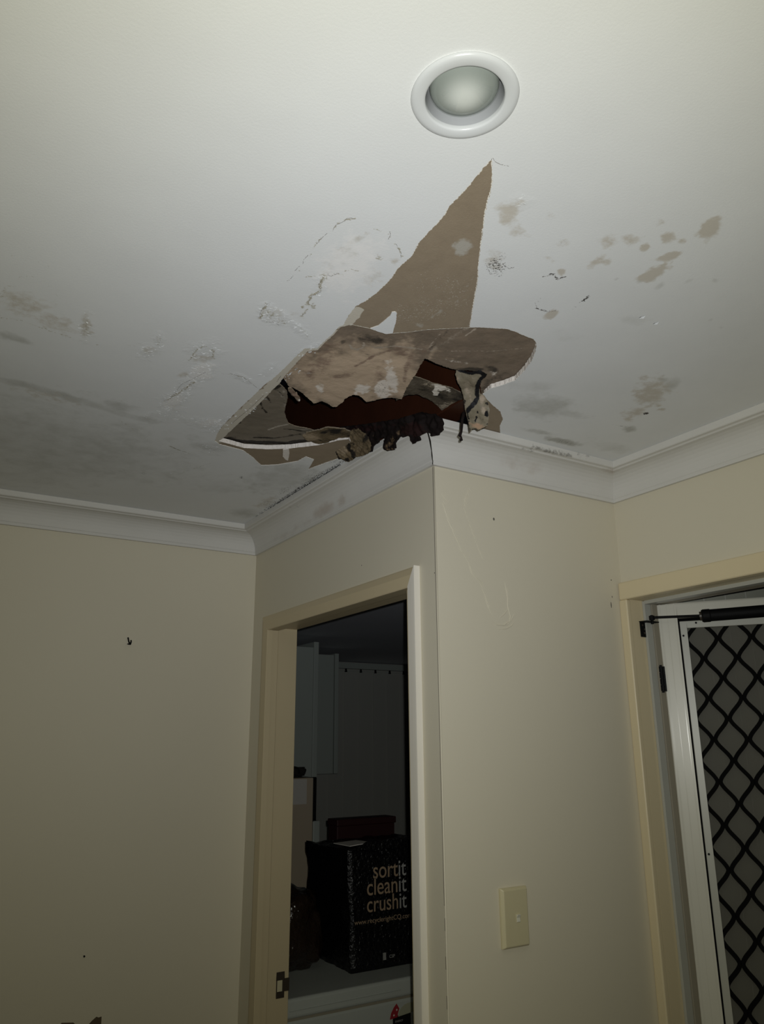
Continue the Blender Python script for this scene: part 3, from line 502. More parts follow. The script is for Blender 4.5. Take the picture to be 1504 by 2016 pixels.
piece('hanging_paper_strip', 'wet grey-green paper strip with black mould hanging from the hole', 'paper strip', F1, PF1, [M['hang'], M['tan_edge'], M['brown']], 0.0022, [
    ('dark', [(905, 729), (925, 732), (950, 733), (957, 738)], 5.5, 1.0), ('dark', [(954, 740), (943, 752), (938, 768), (939, 785), (935, 794), (925, 802), (921, 808)], 5.0, 1.0), ('dark', [(941, 808), (938, 822), (934, 830)], 2.4, .8), ('dark', [(914, 785), (920, 812), (925, 848)], 1.8, .8), ('dark', 959, 814, 5, 8, 0, .75), ('dark', 960, 832, 3, 5, 0, .7), ('dark', 957, 796, 5, 4, 30, .6), ('dark', 952, 824, 2.5, 6, 0, .5), ('dark', 925, 748, 1.5, 4, 0, .6),
    ('light', 948, 790, 6, 18, 0, .7), ('light', 922, 765, 10, 30, -10, .5), ('light', 952, 808, 8, 10, 0, .6), ('orange', 940, 838, 20, 8, 0, .8), ('orange', 901, 745, 4, 12, 0, .6)], warp=sag(0.007, 30), grid=0.0035, seed=4)
so = MB(); sp_ = [on_plane(x, y, *PF1) for x, y in [(913, 812), (910, 826), (909, 840), (908, 850), (905, 857), (908, 861), (908, 866), (906, 868)]]
tag(so.tube(sp_, [0.0035, 0.003, 0.0027, 0.0025, 0.0035, 0.0018, 0.0035, 0.001], 7).build('mouldy_thread', M['rot'], smooth=True), 'thin black thread dangling below the hole, over the cornice', 'thread')
PG = (V3(-0.092, 0.2, 2.385), V3(-0.93, 0, -0.37))
G2 = [(600, 846), (640, 843), (700, 838), (740, 832), (790, 824), (812, 816), (828, 812), (846, 816), (856, 815), (864, 822), (867, 829), (869.5, 834), (867, 848), (862, 856), (853, 858.5), (846, 853), (840, 850), (834, 854), (828, 859), (826.5, 867), (822, 869), (817, 873), (812, 866), (807, 858), (800, 858), (795, 861), (788, 859), (784, 862), (780, 872), (780, 882), (775, 886), (766, 887.5), (757, 881), (755, 874), (757.5, 866), (757, 859), (745, 867), (735, 877), (729, 890), (715, 890), (700, 880), (680, 862), (650, 856)]
def lump(amp, sc):
    return lambda a, b: amp * abs(mnoise.noise(Vector((a * sc, b * sc, 9.1)))) + amp * 0.6 * mnoise.noise(Vector((a * sc * 3, b * sc * 3, 2.1)))
piece('rotten_fibre_clump', 'black rotten clump sagging ragged over the cornice at the corner', 'debris', G2, PG, [M['rot'], M['rot']], 0.008, [
    ('light', 772, 872, 10, 14, 20, .6), ('light', 772, 884, 10, 3, 0, .7), ('light', 785, 852, 6, 8, 0, .5), ('red', 815, 845, 30, 20, 0, .8), ('red', 700, 845, 80, 9, -5, .6), ('light', 720, 850, 20, 8, 30, .35)], warp=lump(0.014, 24), grid=0.003, jagamp=0.0015, seed=5)
PG1 = (V3(-0.122, 0.2, 2.385), V3(-0.75, 0, -0.66))
piece('plaster_lump', 'yellow-tan mouldy plaster lump at the left end of the black clump', 'debris', [(684, 858), (693, 846), (704, 845), (717, 856), (725, 868), (730, 878.5), (729, 888), (722, 894.5), (710, 898.5), (699.6, 899), (695, 893), (692, 882), (687, 872)], PG1, [M['tanlump'], M['tanlump']], 0.006, [
    ('dark', 722, 862, 9, 12, 40, .6), ('dark', 697, 892, 5, 10, -20, .9), ('dark', 724, 890, 10, 5, -30, .5), ('dark', 693, 850, 12, 6, 0, .6), ('dark', [(684, 870), (700, 873)], 2, .7), ('light', 708, 880, 10, 8, 0, .4)], warp=lump(0.010, 45), grid=0.003, seed=6)
PG0 = (V3(-0.126, 0.2, 2.391), V3(-0.6, 0, -0.8))
piece('plaster_lump', 'small tan plaster lump with a black edge, left of the yellow lump', 'debris', [(659, 880), (664, 876), (672, 873), (680, 868), (686, 870), (692, 880), (697, 892), (699, 902), (694, 905), (687, 908.5), (683, 908.5), (675.7, 904.5), (665, 901), (661, 890.5)], PG0, [M['tanlump'], M['tanlump']], 0.005, [
    ('light', 674, 886, 15, 14, 0, .75), ('dark', [(688, 872), (694, 888), (699, 902)], 6, .9), ('dark', [(659, 880), (662, 891), (668, 901), (684, 908)], 2, .9), ('dark', 682, 878, 3, 4, 0, .6), ('dark', 684, 904, 6, 4, 0, .8), ('dark', [(659, 880), (669, 875)], 2, .9)], warp=lump(0.006, 50), grid=0.003, seed=7)
piece('plasterboard_scrap', 'pale tan paper scrap in the hole above the broken white edge', 'scrap', [(595, 858.5), (601, 856), (603, 853), (611, 851), (617, 848.6), (640, 842), (668, 843), (690, 850), (688, 862), (677, 863), (666, 862), (656, 866.5), (645, 872), (634.5, 874), (621, 874), (609, 869), (601, 864)], zplane(H + 0.001), [M['tanlump'], M['tan_edge'], M['brown']], 0.003, [
    ('light', 612, 862, 22, 12, -10, .8), ('light', 600, 857, 8, 5, 0, .9), ('dark', 634, 866, 12, 8, 0, .4), ('dark', 660, 850, 30, 8, 0, .75), ('dark', 690, 855, 14, 10, 0, .6), ('dark', 631, 868, 3, 3, 0, .8)], warp=sag(0.004, 30), grid=0.004, seed=8)
piece('paper_sliver', 'curled brown sliver dangling at the left end of the dark opening', 'scrap', [(567, 764), (573, 764), (580, 771), (588, 780), (591, 786), (589, 790), (582, 786), (574, 778), (568, 771)], zplane(H + 0.010), [M['backing'], M['brown']], 0.002, [('pink', 580, 777, 16, 9, 45, .8), ('dark', [(567, 770), (585, 789)], 2.5, .8), ('light', 590, 787, 3, 3, 0, .9)], warp=sag(0.004, 60), grid=0.003, seed=9)

# peeling flakes and hairline cracks in the paint (uncountable, part of the ceiling)
rng = np.random.RandomState(21); mb = MB(); mc = MB()
for bl in CEIL_MARKS:
    if bl[0] != FL: continue
    _, x, y, rx, ry, an, st = bl; an_ = math.radians(an)
    for _i in range(int(rx * ry * st / 16)):
        r_ = math.sqrt(rng.uniform(0, 1)); w = rng.uniform(0, 2 * math.pi); lx, ly = rx * r_ * math.cos(w), ry * r_ * math.sin(w)
        c = on_plane(x + lx * math.cos(an_) - ly * math.sin(an_), y + lx * math.sin(an_) + ly * math.cos(an_), *CZ); t = rng.uniform(0, 2 * math.pi); L = rng.uniform(0.0025, 0.0090); W = rng.uniform(0.0012, 0.0036)
        d = V3(math.cos(t), math.sin(t), 0); e = V3(-math.sin(t), math.cos(t), 0); drop = rng.uniform(0.0002, 0.0009)
        A = [c - d * L / 2 + V3(0, 0, -0.0001), c - d * L / 6 + e * W * .5 + V3(0, 0, -0.0001), c + d * L / 2 + V3(0, 0, -0.0001), c + d * L * .3 + e * W + V3(0, 0, -drop), c - d * L * .3 + e * W * .9 + V3(0, 0, -drop * .8)]
        mb.add(A + [q + V3(0, 0, 0.0003) for q in A], [(0, 1, 4), (1, 2, 3), (1, 3, 4), (9, 6, 5), (8, 7, 6), (9, 8, 6), (3, 8, 9, 4), (2, 7, 8, 3), (4, 9, 5, 0)])
o = mb.build('paint_flakes', M['ceil'], ceil); o['kind'] = 'stuff'
CR = [[(655, 455), (657, 449), (661, 443), (670, 439), (679, 435), (682, 430), (690, 429), (699, 431)], [(644, 459), (637, 465), (628, 474), (622, 482)], [(606, 502), (598, 511), (596, 519)], [(592, 523), (585, 528), (580, 533)], [(577, 543), (570, 551), (565, 553)], [(767, 455), (769, 463), (764, 471)], [(776, 478), (782, 483), (785, 492), (790, 497), (789, 508)], [(666, 538), (652, 544), (645, 541)], [(634, 552), (627, 560), (631, 569)], [(632, 574), (622, 580), (615, 582), (610, 588), (606, 598)], [(514, 628), (511, 621), (515, 610), (522, 602), (532, 595)], [(514, 631), (525, 634), (538, 634), (549, 640)], [(594, 622), (597, 618), (602, 617)], [(335, 878), (350, 885), (368, 891)], [(404, 733), (375, 748), (357, 757), (335, 785)], [(452, 735), (478, 742), (498, 757), (508, 765)], [(990, 520), (1003, 529), (1012, 526)], [(958, 522), (965, 540), (978, 537)], [(975, 514), (985, 523), (995, 517)], [(1068, 545), (1086, 541), (1093, 543), (1097, 551), (1115, 544)], [(1053, 596), (1058, 608), (1072, 613), (1082, 614), (1092, 611)], [(1140, 596), (1150, 590), (1158, 584)], [(970, 311), (974, 318), (986, 324), (1004, 327)], [(545, 752), (553, 740)], [(455, 835), (470, 822), (490, 806), (520, 778)]]
for ln in CR:
    q = jag(px2(ln, CZ), 0.0016, 0.0008, rng, closed=False)
    for i in range(len(q) - 1):
        if rng.uniform() < 0.18: continue
        p0, p1 = to3(q[i], CZ), to3(q[i + 1], CZ); t = p1 - p0; t /= np.linalg.norm(t) + 1e-9; e = np.cross(t, [0, 0, 1.0]); w = rng.uniform(0.0002, 0.0006)
        mc.obox(p0 - e * w / 2 + V3(0, 0, -0.0003), p1 - p0, e * w, V3(0, 0, 0.0006))
o = mc.build('hairline_cracks', M['crack'], ceil); o['kind'] = 'stuff'
for (x, y, r_) in ((1264, 624, 7), (1291, 636, 6)):
    c = on_plane(x, y, *CZ); e = on_plane(x + r_, y - 3, *CZ) - c; n_ = np.cross(e, [0, 0, 1.0]); n_ *= 0.55; A = [c - e, c - e * .3 + n_ * .6, c + e, c + e * .2 - n_ * .5]
    MB().add([A[0], A[1], A[2], A[3] + V3(0, 0, -0.003), A[0] + V3(0, 0, .0006), A[1] + V3(0, 0, .0006), A[2] + V3(0, 0, .0006), A[3] + V3(0, 0, -.002)], [(0, 1, 2, 3), (7, 6, 5, 4), (0, 3, 7, 4), (3, 2, 6, 7)]).build('paint_blister', M['lamp_white'], ceil)

mk = MB(); yy = np.arange(0.325, 0.95, 0.004)
for y in yy:
    den = 1.0 if y < 0.62 else max(0.0, 1 - (y - 0.62) / 0.33)
    for _k in range(5):
        if rng.uniform() > den * (0.9 if _k == 0 else 0.55): continue
        off = (0.0005 if _k == 0 else abs(rng.normal(0, 0.006))) ; L = rng.uniform(.002, .006); W = rng.uniform(.0006, .0026 if _k == 0 else .0014); c = V3(-CO - 0.0006 - off, y + rng.uniform(-.002, .002), H - 0.0005); t = rng.uniform(-.5, .5) + math.pi / 2
        mk.obox(c, V3(math.cos(t) * L, math.sin(t) * L, 0), V3(-W, 0, 0), V3(0, 0, .0006))
o = mk.build('mould_spots', M['blacked'], ceil); o['kind'] = 'stuff'

# ------------------------------------------------------------------ cornices (mitred coving)
prof = [(0.0, -CD), (0.0085, -CD), (0.0085, -CD + 0.009)]
for i in range(9):
    a_ = i / 8 * math.pi / 2; prof.append((0.0105 + 0.058 * (1 - math.cos(a_)), -CD + 0.011 + 0.056 * math.sin(a_)))
prof += [(0.0725, -0.0195), (CO - 0.002, -0.0185), (CO, -0.0165), (CO, -0.0004)]
def cornice(name, A, B, n, mA, mB, blobs=(), gapA=None, gapB=None, stp=0.012):
    A, B, n, mA, mB = [np.array(q + (0,), float) if len(q) == 2 else np.array(q, float) for q in (A, B, n, mA, mB)]
    k = max(2, int(np.linalg.norm(B - A) / stp)); k = min(k, 140); vs = []; fs = []; P = len(prof)
    rg = np.random.RandomState(17); d_ = (B - A) / np.linalg.norm(B - A)
    for i in range(k + 1):
        for j, (d, z) in enumerate(prof):
            a = A + mA * d; b = B + mB * d; h_ = (z + CD) / CD
            if gapA: a = a + d_ * (gapA[0] + (gapA[1] - gapA[0]) * h_ + rg.uniform(-.0006, .0006))
            if gapB: b = b - d_ * (gapB[0] + (gapB[1] - gapB[0]) * h_ + rg.uniform(-.0008, .0008))
            p = a + (b - a) * (i / k); p[2] = H + z; vs.append(p)
    for i in range(k):
        for j in range(P - 1): fs.append((i * P + j, i * P + j + 1, (i + 1) * P + j + 1, (i + 1) * P + j))
    back = len(vs)
    for i in range(k + 1):                                         # back along wall and ceiling
        a = A + (B - A) * (i / k); a[2] = H - 0.0004; vs.append(a)
    for i in range(k):
        fs.append((i * P, (i + 1) * P, back + i + 1, back + i)); fs.append((i * P + P - 1, back + i, back + i + 1, (i + 1) * P + P - 1))
    fs.append(tuple(range(P)) + (back,)); fs.append((back + k,) + tuple(reversed(range(k * P, k * P + P))))
    me = bpy.data.meshes.new(name); me.from_pydata([tuple(v) for v in vs], [], fs); me.update(); me.materials.append(M['cornice'])
    bm = bmesh.new(); bm.from_mesh(me); bmesh.ops.recalc_face_normals(bm, faces=bm.faces); bm.to_mesh(me); bm.free()
    if blobs:
        pl = (A + n * 0.045 + V3(0, 0, H - 0.045), n * 0.8 + V3(0, 0, -0.6)); q = to2(np.array(vs), pl)
        for kind, val in marks(q, blobs, pl).items():
            at = me.attributes.new(kind, 'FLOAT', 'POINT'); at.data.foreach_set('value', val.astype(np.float32))
    return structure(link(name, me))
DM = (-1, -1)
cornice('trim_1', (-5.0, YL), (0, YL), (0, -1), (0, -1), DM)
cornice('trim_2', (0, YL), (0, 0), (-1, 0), DM, DM, blobs=[('stain', 627, 1010, 26, 13, -25, .85), ('stain', 665, 991, 12, 11, -30, .75), ('stain', 590, 1035, 40, 8, -25, .45), ('stain', 560, 1055, 30, 8, -25, .4), ('grime_shade', 575, 1000, 40, 7, -28, .3)], gapB=(0.0014, 0.0060))
cornice('trim_3', (0, 0), (XR, 0), (0, -1), DM, DM, blobs=[('stain', 1200, 926, 26, 8, 5, .8), ('stain', 1040, 920, 60, 18, 12, .45), ('stain', 1060, 960, 50, 8, 12, .35), ('grime_shade', 1035, 885, 22, 6, 14, .5), ('grime_shade', [(1042, 875), (1090, 890), (1120, 898)], 4, .7), ('grime_shade', [(1132, 894), (1160, 900)], 4, .95), ('mold', [(1130, 893), (1162, 900)], 3, .5), ('stain', 960, 872, 60, 6, 12, .4), ('grime_shade', 910, 855, 60, 5, 12, .3)], gapA=(0.0003, 0.0008))
cornice('trim_4', (XR, 0), (XR, -6.4), (-1, 0), DM, (-1, 0), blobs=[('stain', 1212, 928, 14, 9, 0, .6)])
# black strip put in for the shade inside the open mitre
cm = MB(); pts_m = []; rad_m = []
for j, (d, z) in enumerate(prof):
    if j < 1: continue
    t_ = (z + CD) / CD; pts_m.append((-d - 0.0006 + 0.0010 * mnoise.noise(Vector((j * 1.7, 0, 0))), -d - 0.0006 + 0.002 * t_ + 0.0012 * mnoise.noise(Vector((0, j * 2.3, 0))), H + z)); rad_m.append(0.0009 + 0.0016 * t_ + 0.0004 * math.sin(j * 2.1))
cm.tube(pts_m, rad_m, 6); cm.build('mitre_shade_strip', M['blacked'], bpy.data.objects['trim_2'])

# ------------------------------------------------------------------ laundry doorway: lining and architrave
door = thing('door_1', None, None, (0.05, 0.5, 0)); structure(door)
def local(o, p): o.location = -Vector(p.location); return o
AW = 0.05; AT = 0.018
lin = MB(); lin.box(-0.001, 0.105, LY1, LY1 + T, 0, LZ + T); lin.box(-0.001, 0.105, LY0 - T, LY0, 0, LZ + T); lin.box(-0.001, 0.105, LY0, LY1, LZ, LZ + T)
local(lin.build('door_lining', M['trim'], door, bevel=0.001), door)
st = MB(); st.box(0.0, 0.031, LY1 - 0.010, LY1, 0, LZ); st.box(0.0, 0.031, LY0, LY0 + 0.010, 0, LZ); st.box(0.0, 0.031, LY0 + 0.01, LY1 - 0.01, LZ - 0.010, LZ)
local(st.build('door_stop', M['trim'], door, bevel=0.0015), door)
Yi1 = 0.945; Yo1 = 1.012; Yi0 = 0.100; Yo0 = 0.070; Zi = 2.022; Zo = 2.073
def arch_leg(yi, yo, z1i, z1o):
    sgn = 1 if yo > yi else -1
    mb = MB(); pr = [(yi, 0.0), (yi, -AT * 0.9), (yi + sgn * 0.002, -AT), (yi + sgn * abs(yo - yi) * 0.55, -AT), (yo - sgn * 0.004, -AT * (0.55 if abs(yo - yi) > .04 else 0.98)), (yo, -AT * (0.4 if abs(yo - yi) > .04 else 0.95)), (yo, 0.0)]
    vs = [(x, y, 0.0) for y, x in pr] + [(x, y, z1i + (z1o - z1i) * abs(y - yi) / abs(yo - yi)) for y, x in pr]; n = len(pr)
    return mb.add(vs, [(i, (i + 1) % n, n + (i + 1) % n, n + i) for i in range(n)] + [tuple(range(n)), tuple(reversed(range(n, 2 * n)))])
local(arch_leg(Yi1, Yo1, Zi, Zo).build('architrave', M['trim'], door), door)
local(arch_leg(Yi0, Yo0, Zi, Zo).build('architrave', M['trimlight'], door), door)
pr = [(Zi, 0.0), (Zi, -AT * 0.9), (Zi + 0.002, -AT), (Zi + 0.030, -AT), (Zo - 0.004, -AT * 0.6), (Zo, -AT * 0.45), (Zo, 0.0)]
def mY(z, yi, yo): return yi + (yo - yi) * (z - Zi) / (Zo - Zi)
vs = [(x, mY(z, Yi0, Yo0), z) for z, x in pr] + [(x, mY(z, Yi1, Yo1), z) for z, x in pr]; n = len(pr)
local(MB().add(vs, [(i, (i + 1) % n, n + (i + 1) % n, n + i) for i in range(n)] + [tuple(range(n)), tuple(reversed(range(n, 2 * n)))]).build('architrave', M['trim'], door), door)
# strike plate on the far jamb
spl = MB(); ys = LY1
spl.box(0.064, 0.091, ys - 0.0015, ys + 0.0005, 0.969, 0.991); spl.box(0.064, 0.091, ys - 0.0015, ys + 0.0005, 0.920, 0.938); spl.box(0.064, 0.067, ys - 0.0015, ys + 0.0005, 0.938, 0.969); spl.box(0.084, 0.091, ys - 0.0015, ys + 0.0005, 0.938, 0.969)
spl.box(0.091, 0.1065, ys - 0.003, ys + 0.0005, 0.937, 0.972)
sp_o = local(spl.build('strike_plate', M['steel'], door, bevel=0.0006), door)
tag(sp_o, 'dark bronze strike plate')
local(MB().box(0.067, 0.084, ys - 0.0004, ys + 0.0004, 0.938, 0.969).build('latch_hole', M['socket'], door), door)

# ------------------------------------------------------------------ entry doorway frame on the right wall
door2 = thing('door_2', None, None, (XR + 0.05, -0.46, 0)); structure(door2)
lin = MB(); lin.box(XR - 0.001, XR + 0.115, RY1, RY1 + T, 0, RZ + T); lin.box(XR - 0.001, XR + 0.115, RY0 - T, RY0, 0, RZ + T); lin.box(XR - 0.001, XR + 0.115, RY0, RY1, RZ, RZ + T)
local(lin.build('door_lining', M['trim_warm'], door2, bevel=0.001), door2)
ar = MB(); ar.box(XR - 0.017, XR, RY1 - 0.001, 0.0, 0, RZ); ar.box(XR - 0.017, XR, RY0 - 0.045, RY0, 0, RZ)
local(ar.build('architrave', M['trim_warm'], door2, bevel=0.004, seg=3), door2)
local(MB().box(XR - 0.018, XR, RY0 - 0.045, -0.002, RZ - 0.0005, 2.0785).build('architrave', M['trim_warm'], door2, bevel=0.005, seg=3), door2)
fr = MB(); fr.box(0.676, 0.7005, RY1 - 0.008, RY1, 0, RZ - 0.001); fr.box(0.676, 0.7005, RY0, RY0 + 0.008, 0, RZ); fr.box(0.676, 0.7005, RY0, RY1 - 0.008, RZ - 0.010, RZ)
local(fr.build('metal_frame', M['alu'], door2, bevel=0.001), door2)
fr = MB(); fr.box(0.7030, 0.7450, RY1 - 0.010, RY1, 0, RZ); fr.box(0.7030, 0.7450, RY0, RY0 + 0.01, 0, RZ); fr.box(0.7030, 0.7450, RY0, RY1, RZ - 0.008, RZ)
local(fr.build('metal_frame', M['alu_brown'], door2, bevel=0.001), door2)

# ------------------------------------------------------------------ security screen door, standing ajar outwards
HG = V3(0.723, -0.037, 0.0); th = math.radians(-53.84); LD = V3(math.cos(th), math.sin(th), 0); LN = V3(LD[1], -LD[0], 0)   # along the leaf, towards the room
leaf = thing('security_screen_door', 'white framed security screen door with black diamond grille, ajar', 'door', tuple(HG))
LWD, LZ1, LZ0 = 0.82, 2.020, 0.02
def LP(u_, off, z): return HG + LD * u_ + LN * off + V3(0, 0, z)
def lbox(mb, u0, u1, o0, o1, z0, z1): return mb.obox(LP(u0, o0, z0), LD * (u1 - u0), LN * (o1 - o0), V3(0, 0, z1 - z0))
mb = MB(); lbox(mb, 0, .050, -.012, .010, LZ0, LZ1); lbox(mb, LWD - .05, LWD, -.012, .010, LZ0, LZ1); lbox(mb, .050, LWD - .05, -.012, .010, LZ1 - .040, LZ1); lbox(mb, .05, LWD - .05, -.012, .010, LZ0, LZ0 + .09)
local(mb.build('frame', M['white_metal'], leaf, bevel=0.003), leaf)
mb = MB()
for u_, w_ in ((.0055, .0022), (.0085, .0012), (.0240, .0016), (.0430, .0016)): lbox(mb, u_, u_ + w_, .0098, .0101, LZ0, LZ1)
local(mb.build('frame_ribs', mat('glossy_white_rib', (0.60, 0.585, 0.50), 0.13, 0.6, 0.02, 8), leaf), leaf)
mb = MB(); a0, a1, c0, c1 = .0490, .0535, LZ0 + .09, LZ1 - .0400
lbox(mb, .0495, .0540, -.010, .0035, c0, c1 - .0); lbox(mb, LWD - .054, LWD - .0495, -.010, .0035, c0, c1); lbox(mb, .0540, LWD - .054, -.010, .0035, c1 - .0085, c1); lbox(mb, .054, LWD - .054, -.01, .0035, c0, c0 + .005)
local(mb.build('rubber_seal', mat('black_rubber', (0.004, 0.004, 0.004), 0.95, 0.03, 0.2, 30), leaf), leaf)
mb = MB(); lbox(mb, .0540, .0715, -.008, .006, c0 + .005, c1 - .0085); lbox(mb, LWD - .0715, LWD - .054, -.008, .006, c0 + .005, c1 - .0085); lbox(mb, .0715, LWD - .0715, -.008, .006, c1 - .028, c1 - .0085); lbox(mb, .0715, LWD - .0715, -.008, .006, c0 + .005, c0 + .025)
inner = local(mb.build('mesh_frame', M['alu'], leaf, bevel=0.0015), leaf)
for u_, z_ in ((.096, 1.965), (.0605, 1.932), (.0605, 1.385)):
    p = LP(u_, .0065, z_); mb = MB(); ring = [p + 0.0028 * (math.cos(w) * LD + V3(0, 0, math.sin(w))) for w in np.arange(10) / 10 * 2 * math.pi]; top = [q + LN * 0.0015 for q in ring]
    mb.add(ring + top, [(i, (i + 1) % 10, 10 + (i + 1) % 10, 10 + i) for i in range(10)] + [tuple(range(10, 20))])
    local(mb.build('screw', M['black_metal'], leaf), leaf)
mb = MB(); p_ = 0.0818; rowp = 0.0520; zr0 = 1.9215; A_ = p_ / 4 - 0.0036
zt, zb = c1 - .024, c0 + .02
for k in range(0, 20):
    cu = 0.146 - p_ / 4 + (k - 1) * p_ / 2
    if cu + A_ < .07 or cu - A_ > LWD - .07: continue
    pts = []
    z_ = zt
    while z_ > zb:
        ph = (zr0 - z_) / rowp * math.pi; w = math.cos(ph) * 0.975; tri_ = 0.40 * (1 - 2 * math.acos(max(-1, min(1, w))) / math.pi) / 0.86 + 0.60 * math.cos(ph)
        sg = 1 if k % 2 == 1 else -1
        pts.append((cu + sg * A_ * tri_, z_)); z_ -= rowp / 12
    pts = [(min(max(u_, .066), LWD - .066), z_) for u_, z_ in pts]
    vs = []; n = len(pts); hw = 0.0050
    for i, (u_, z_) in enumerate(pts):
        du = pts[min(i + 1, n - 1)][0] - pts[max(i - 1, 0)][0]; dz = pts[min(i + 1, n - 1)][1] - pts[max(i - 1, 0)][1]; L = math.hypot(du, dz) + 1e-9; nu, nz_ = -dz / L * hw, du / L * hw
        vs += [LP(u_ - nu, .004, z_ - nz_), LP(u_ + nu, .004, z_ + nz_), LP(u_ + nu, -.004, z_ + nz_), LP(u_ - nu, -.004, z_ - nz_)]
    fs = [(i * 4 + j, i * 4 + (j + 1) % 4, i * 4 + 4 + (j + 1) % 4, i * 4 + 4 + j) for i in range(n - 1) for j in range(4)]
    mb.add(vs, fs + [(0, 1, 2, 3), (4 * n - 1, 4 * n - 2, 4 * n - 3, 4 * n - 4)])
local(mb.build('diamond_grille', mat('matt_black_grille', (0.004, 0.004, 0.004), 0.9, 0.06, 0.2, 30), leaf), leaf)
mb = MB(); lbox(mb, .066, LWD - .066, -.0078, -.0072, c0 + .015, c1 - .02); local(mb.build('insect_screen', M['mesh'], leaf), leaf)
# hinge: knuckles by the stile
hb = MB()
for i in range(4):
    z1 = 1.852 - i * 0.0165; hb.tube([LP(-.006, .011, z1), LP(-.006, .011, z1 - 0.0150)], 0.0058, 10)
lbox(hb, -.006, .004, .0085, .0115, 1.786, 1.852); hb.tube([LP(-.006, .011, 1.856), LP(-.006, .011, 1.783)], 0.0035, 8)
local(hb.build('hinge', M['black_metal'], leaf), leaf)
# pneumatic closer
clo = thing('door_closer', 'black pneumatic door closer on bracket above the grille', 'door closer', tuple(LP(.3, .04, 1.98)))
tu = [LP(.108, .04, 1.9775), LP(.700, .04, 1.9905)]; tu = [np.array(q) for q in tu]; td = (tu[1] - tu[0]) / np.linalg.norm(tu[1] - tu[0])
local(MB().tube([tu[0] + td * .014, tu[0] + td * .0145, tu[0] + td * .5], [0.0155, 0.0158, 0.0158], 28).build('cylinder', M['black_metal'], clo, smooth=False), clo)
local(MB().tube([tu[0] + td * .004, tu[0] + td * .008, tu[0] + td * .024, tu[0] + td * .027], [0.0150, 0.0172, 0.0172, 0.0155], 28).build('end_collar', M['black_metal'], clo), clo)
local(MB().tube([tu[0] - td * .001, tu[0] + td * .006], [0.0118, 0.0122], 24).build('end_cap', M['steel'], clo), clo)
local(MB().tube([LP(-.014, .04, 1.9815), LP(.110, .04, 1.9785)], 0.0036, 14).build('rod', M['black_metal'], clo), clo)
br = MB(); by = RY1 - 0.0085
br.box(0.6575, 0.6790, RY1 - 0.0035, RY1 - 0.0002, 1.9300, 1.9720); br.box(0.6575, 0.7080, RY1 - 0.026, RY1 - 0.0002, 1.9690, 1.9720)
bro = local(br.build('bracket', M['black_metal'], clo, bevel=0.001), clo)
br = MB(); pp = LP(-.014, .04, 1.98); br.tube([pp + V3(0, 0, -.016), pp + V3(0, 0, .008)], 0.004, 10); br.tube([pp + V3(0, 0, -.005), pp + V3(0, 0, .006)], 0.0075, 12); br.obox(V3(0.690, RY1 - 0.0262, 1.9690), (pp - V3(0.690, RY1 - 0.0262, 1.98)) * V3(1, 1, 0), V3(0.003, .009, 0), V3(0, 0, .003))
local(br.build('pivot_pin', M['black_metal'], clo), clo)
for zz, xx in ((1.962, .6650), (1.951, .6720), (1.941, .6705)):
    q = MB(); ring = [(xx + .0028 * math.cos(w), RY1 - .0036, zz + .0028 * math.sin(w)) for w in np.arange(10) / 10 * 2 * math.pi]
    q.add(ring + [(x, y - .001, z) for x, y, z in ring], [(i, (i + 1) % 10, 10 + (i + 1) % 10, 10 + i) for i in range(10)] + [tuple(range(10, 20))]); o = q.build('screw', M['steel'], bro)

# ------------------------------------------------------------------ downlight
dlt = thing('recessed_downlight', 'round white recessed downlight with frosted lamp in the ceiling', 'ceiling light', (DL[0], DL[1], H))
local(MB().lathe((DL[0], DL[1], H), [(0.0640, -0.0002), (0.0647, -0.0016), (0.0638, -0.0034), (0.0612, -0.0048), (0.0580, -0.0054), (0.0500, -0.0050), (0.0480, -0.0042), (0.0473, -0.0030), (0.0470, 0.0012)], 96).build('trim_ring', M['lamp_white'], dlt, smooth=True), dlt)
local(MB().lathe((DL[0], DL[1], H), [(0.0472, 0.0), (0.0466, 0.0060), (0.0460, 0.0240), (0.0455, 0.0700), (0.001, 0.0720)], 72).build('reflector_cup', M['lamp_cup'], dlt, smooth=True), dlt)
bulb = local(MB().lathe((DL[0], DL[1], H), [(0.00002, -0.0040)] + [(0.0425 * math.sin(t_), 0.0140 - 0.0180 * math.cos(t_)) for t_ in np.linspace(0.02, math.pi / 2, 18)], 72).build('lamp_globe', M['bulb'], dlt, smooth=True), dlt)
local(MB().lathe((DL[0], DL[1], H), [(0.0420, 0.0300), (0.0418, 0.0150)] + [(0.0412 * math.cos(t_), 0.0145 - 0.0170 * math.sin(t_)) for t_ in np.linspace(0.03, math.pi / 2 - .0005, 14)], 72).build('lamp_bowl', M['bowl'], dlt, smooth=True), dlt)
# ------------------------------------------------------------------ light switch
sw = thing('light_switch', 'ivory single-rocker light switch on the cream wall', 'light switch', (0.184, 0, 1.29))
x0, x1, z0, z1, dd = 0.1440, 0.2200, 1.2300, 1.3500, 0.0115
vs = [(x0, 0, z0), (x1, 0, z0), (x1, 0, z1), (x0, 0, z1), (x0, -dd * .45, z0), (x1, -dd * .45, z0), (x1, -dd * .45, z1), (x0, -dd * .45, z1), (x0 + .0055, -dd, z0 + .004), (x1 - .004, -dd, z0 + .004), (x1 - .004, -dd, z1 - .004), (x0 + .0055, -dd, z1 - .004)]
fs = [(0, 1, 5, 4), (1, 2, 6, 5), (2, 3, 7, 6), (3, 0, 4, 7), (4, 5, 9, 8), (5, 6, 10, 9), (6, 7, 11, 10), (7, 4, 8, 11), (8, 9, 10, 11), (3, 2, 1, 0)]
local(MB().add(vs, fs).build('plate', M['ivory'], sw, bevel=0.0016), sw)
sx, sz = 0.1870, 1.2885
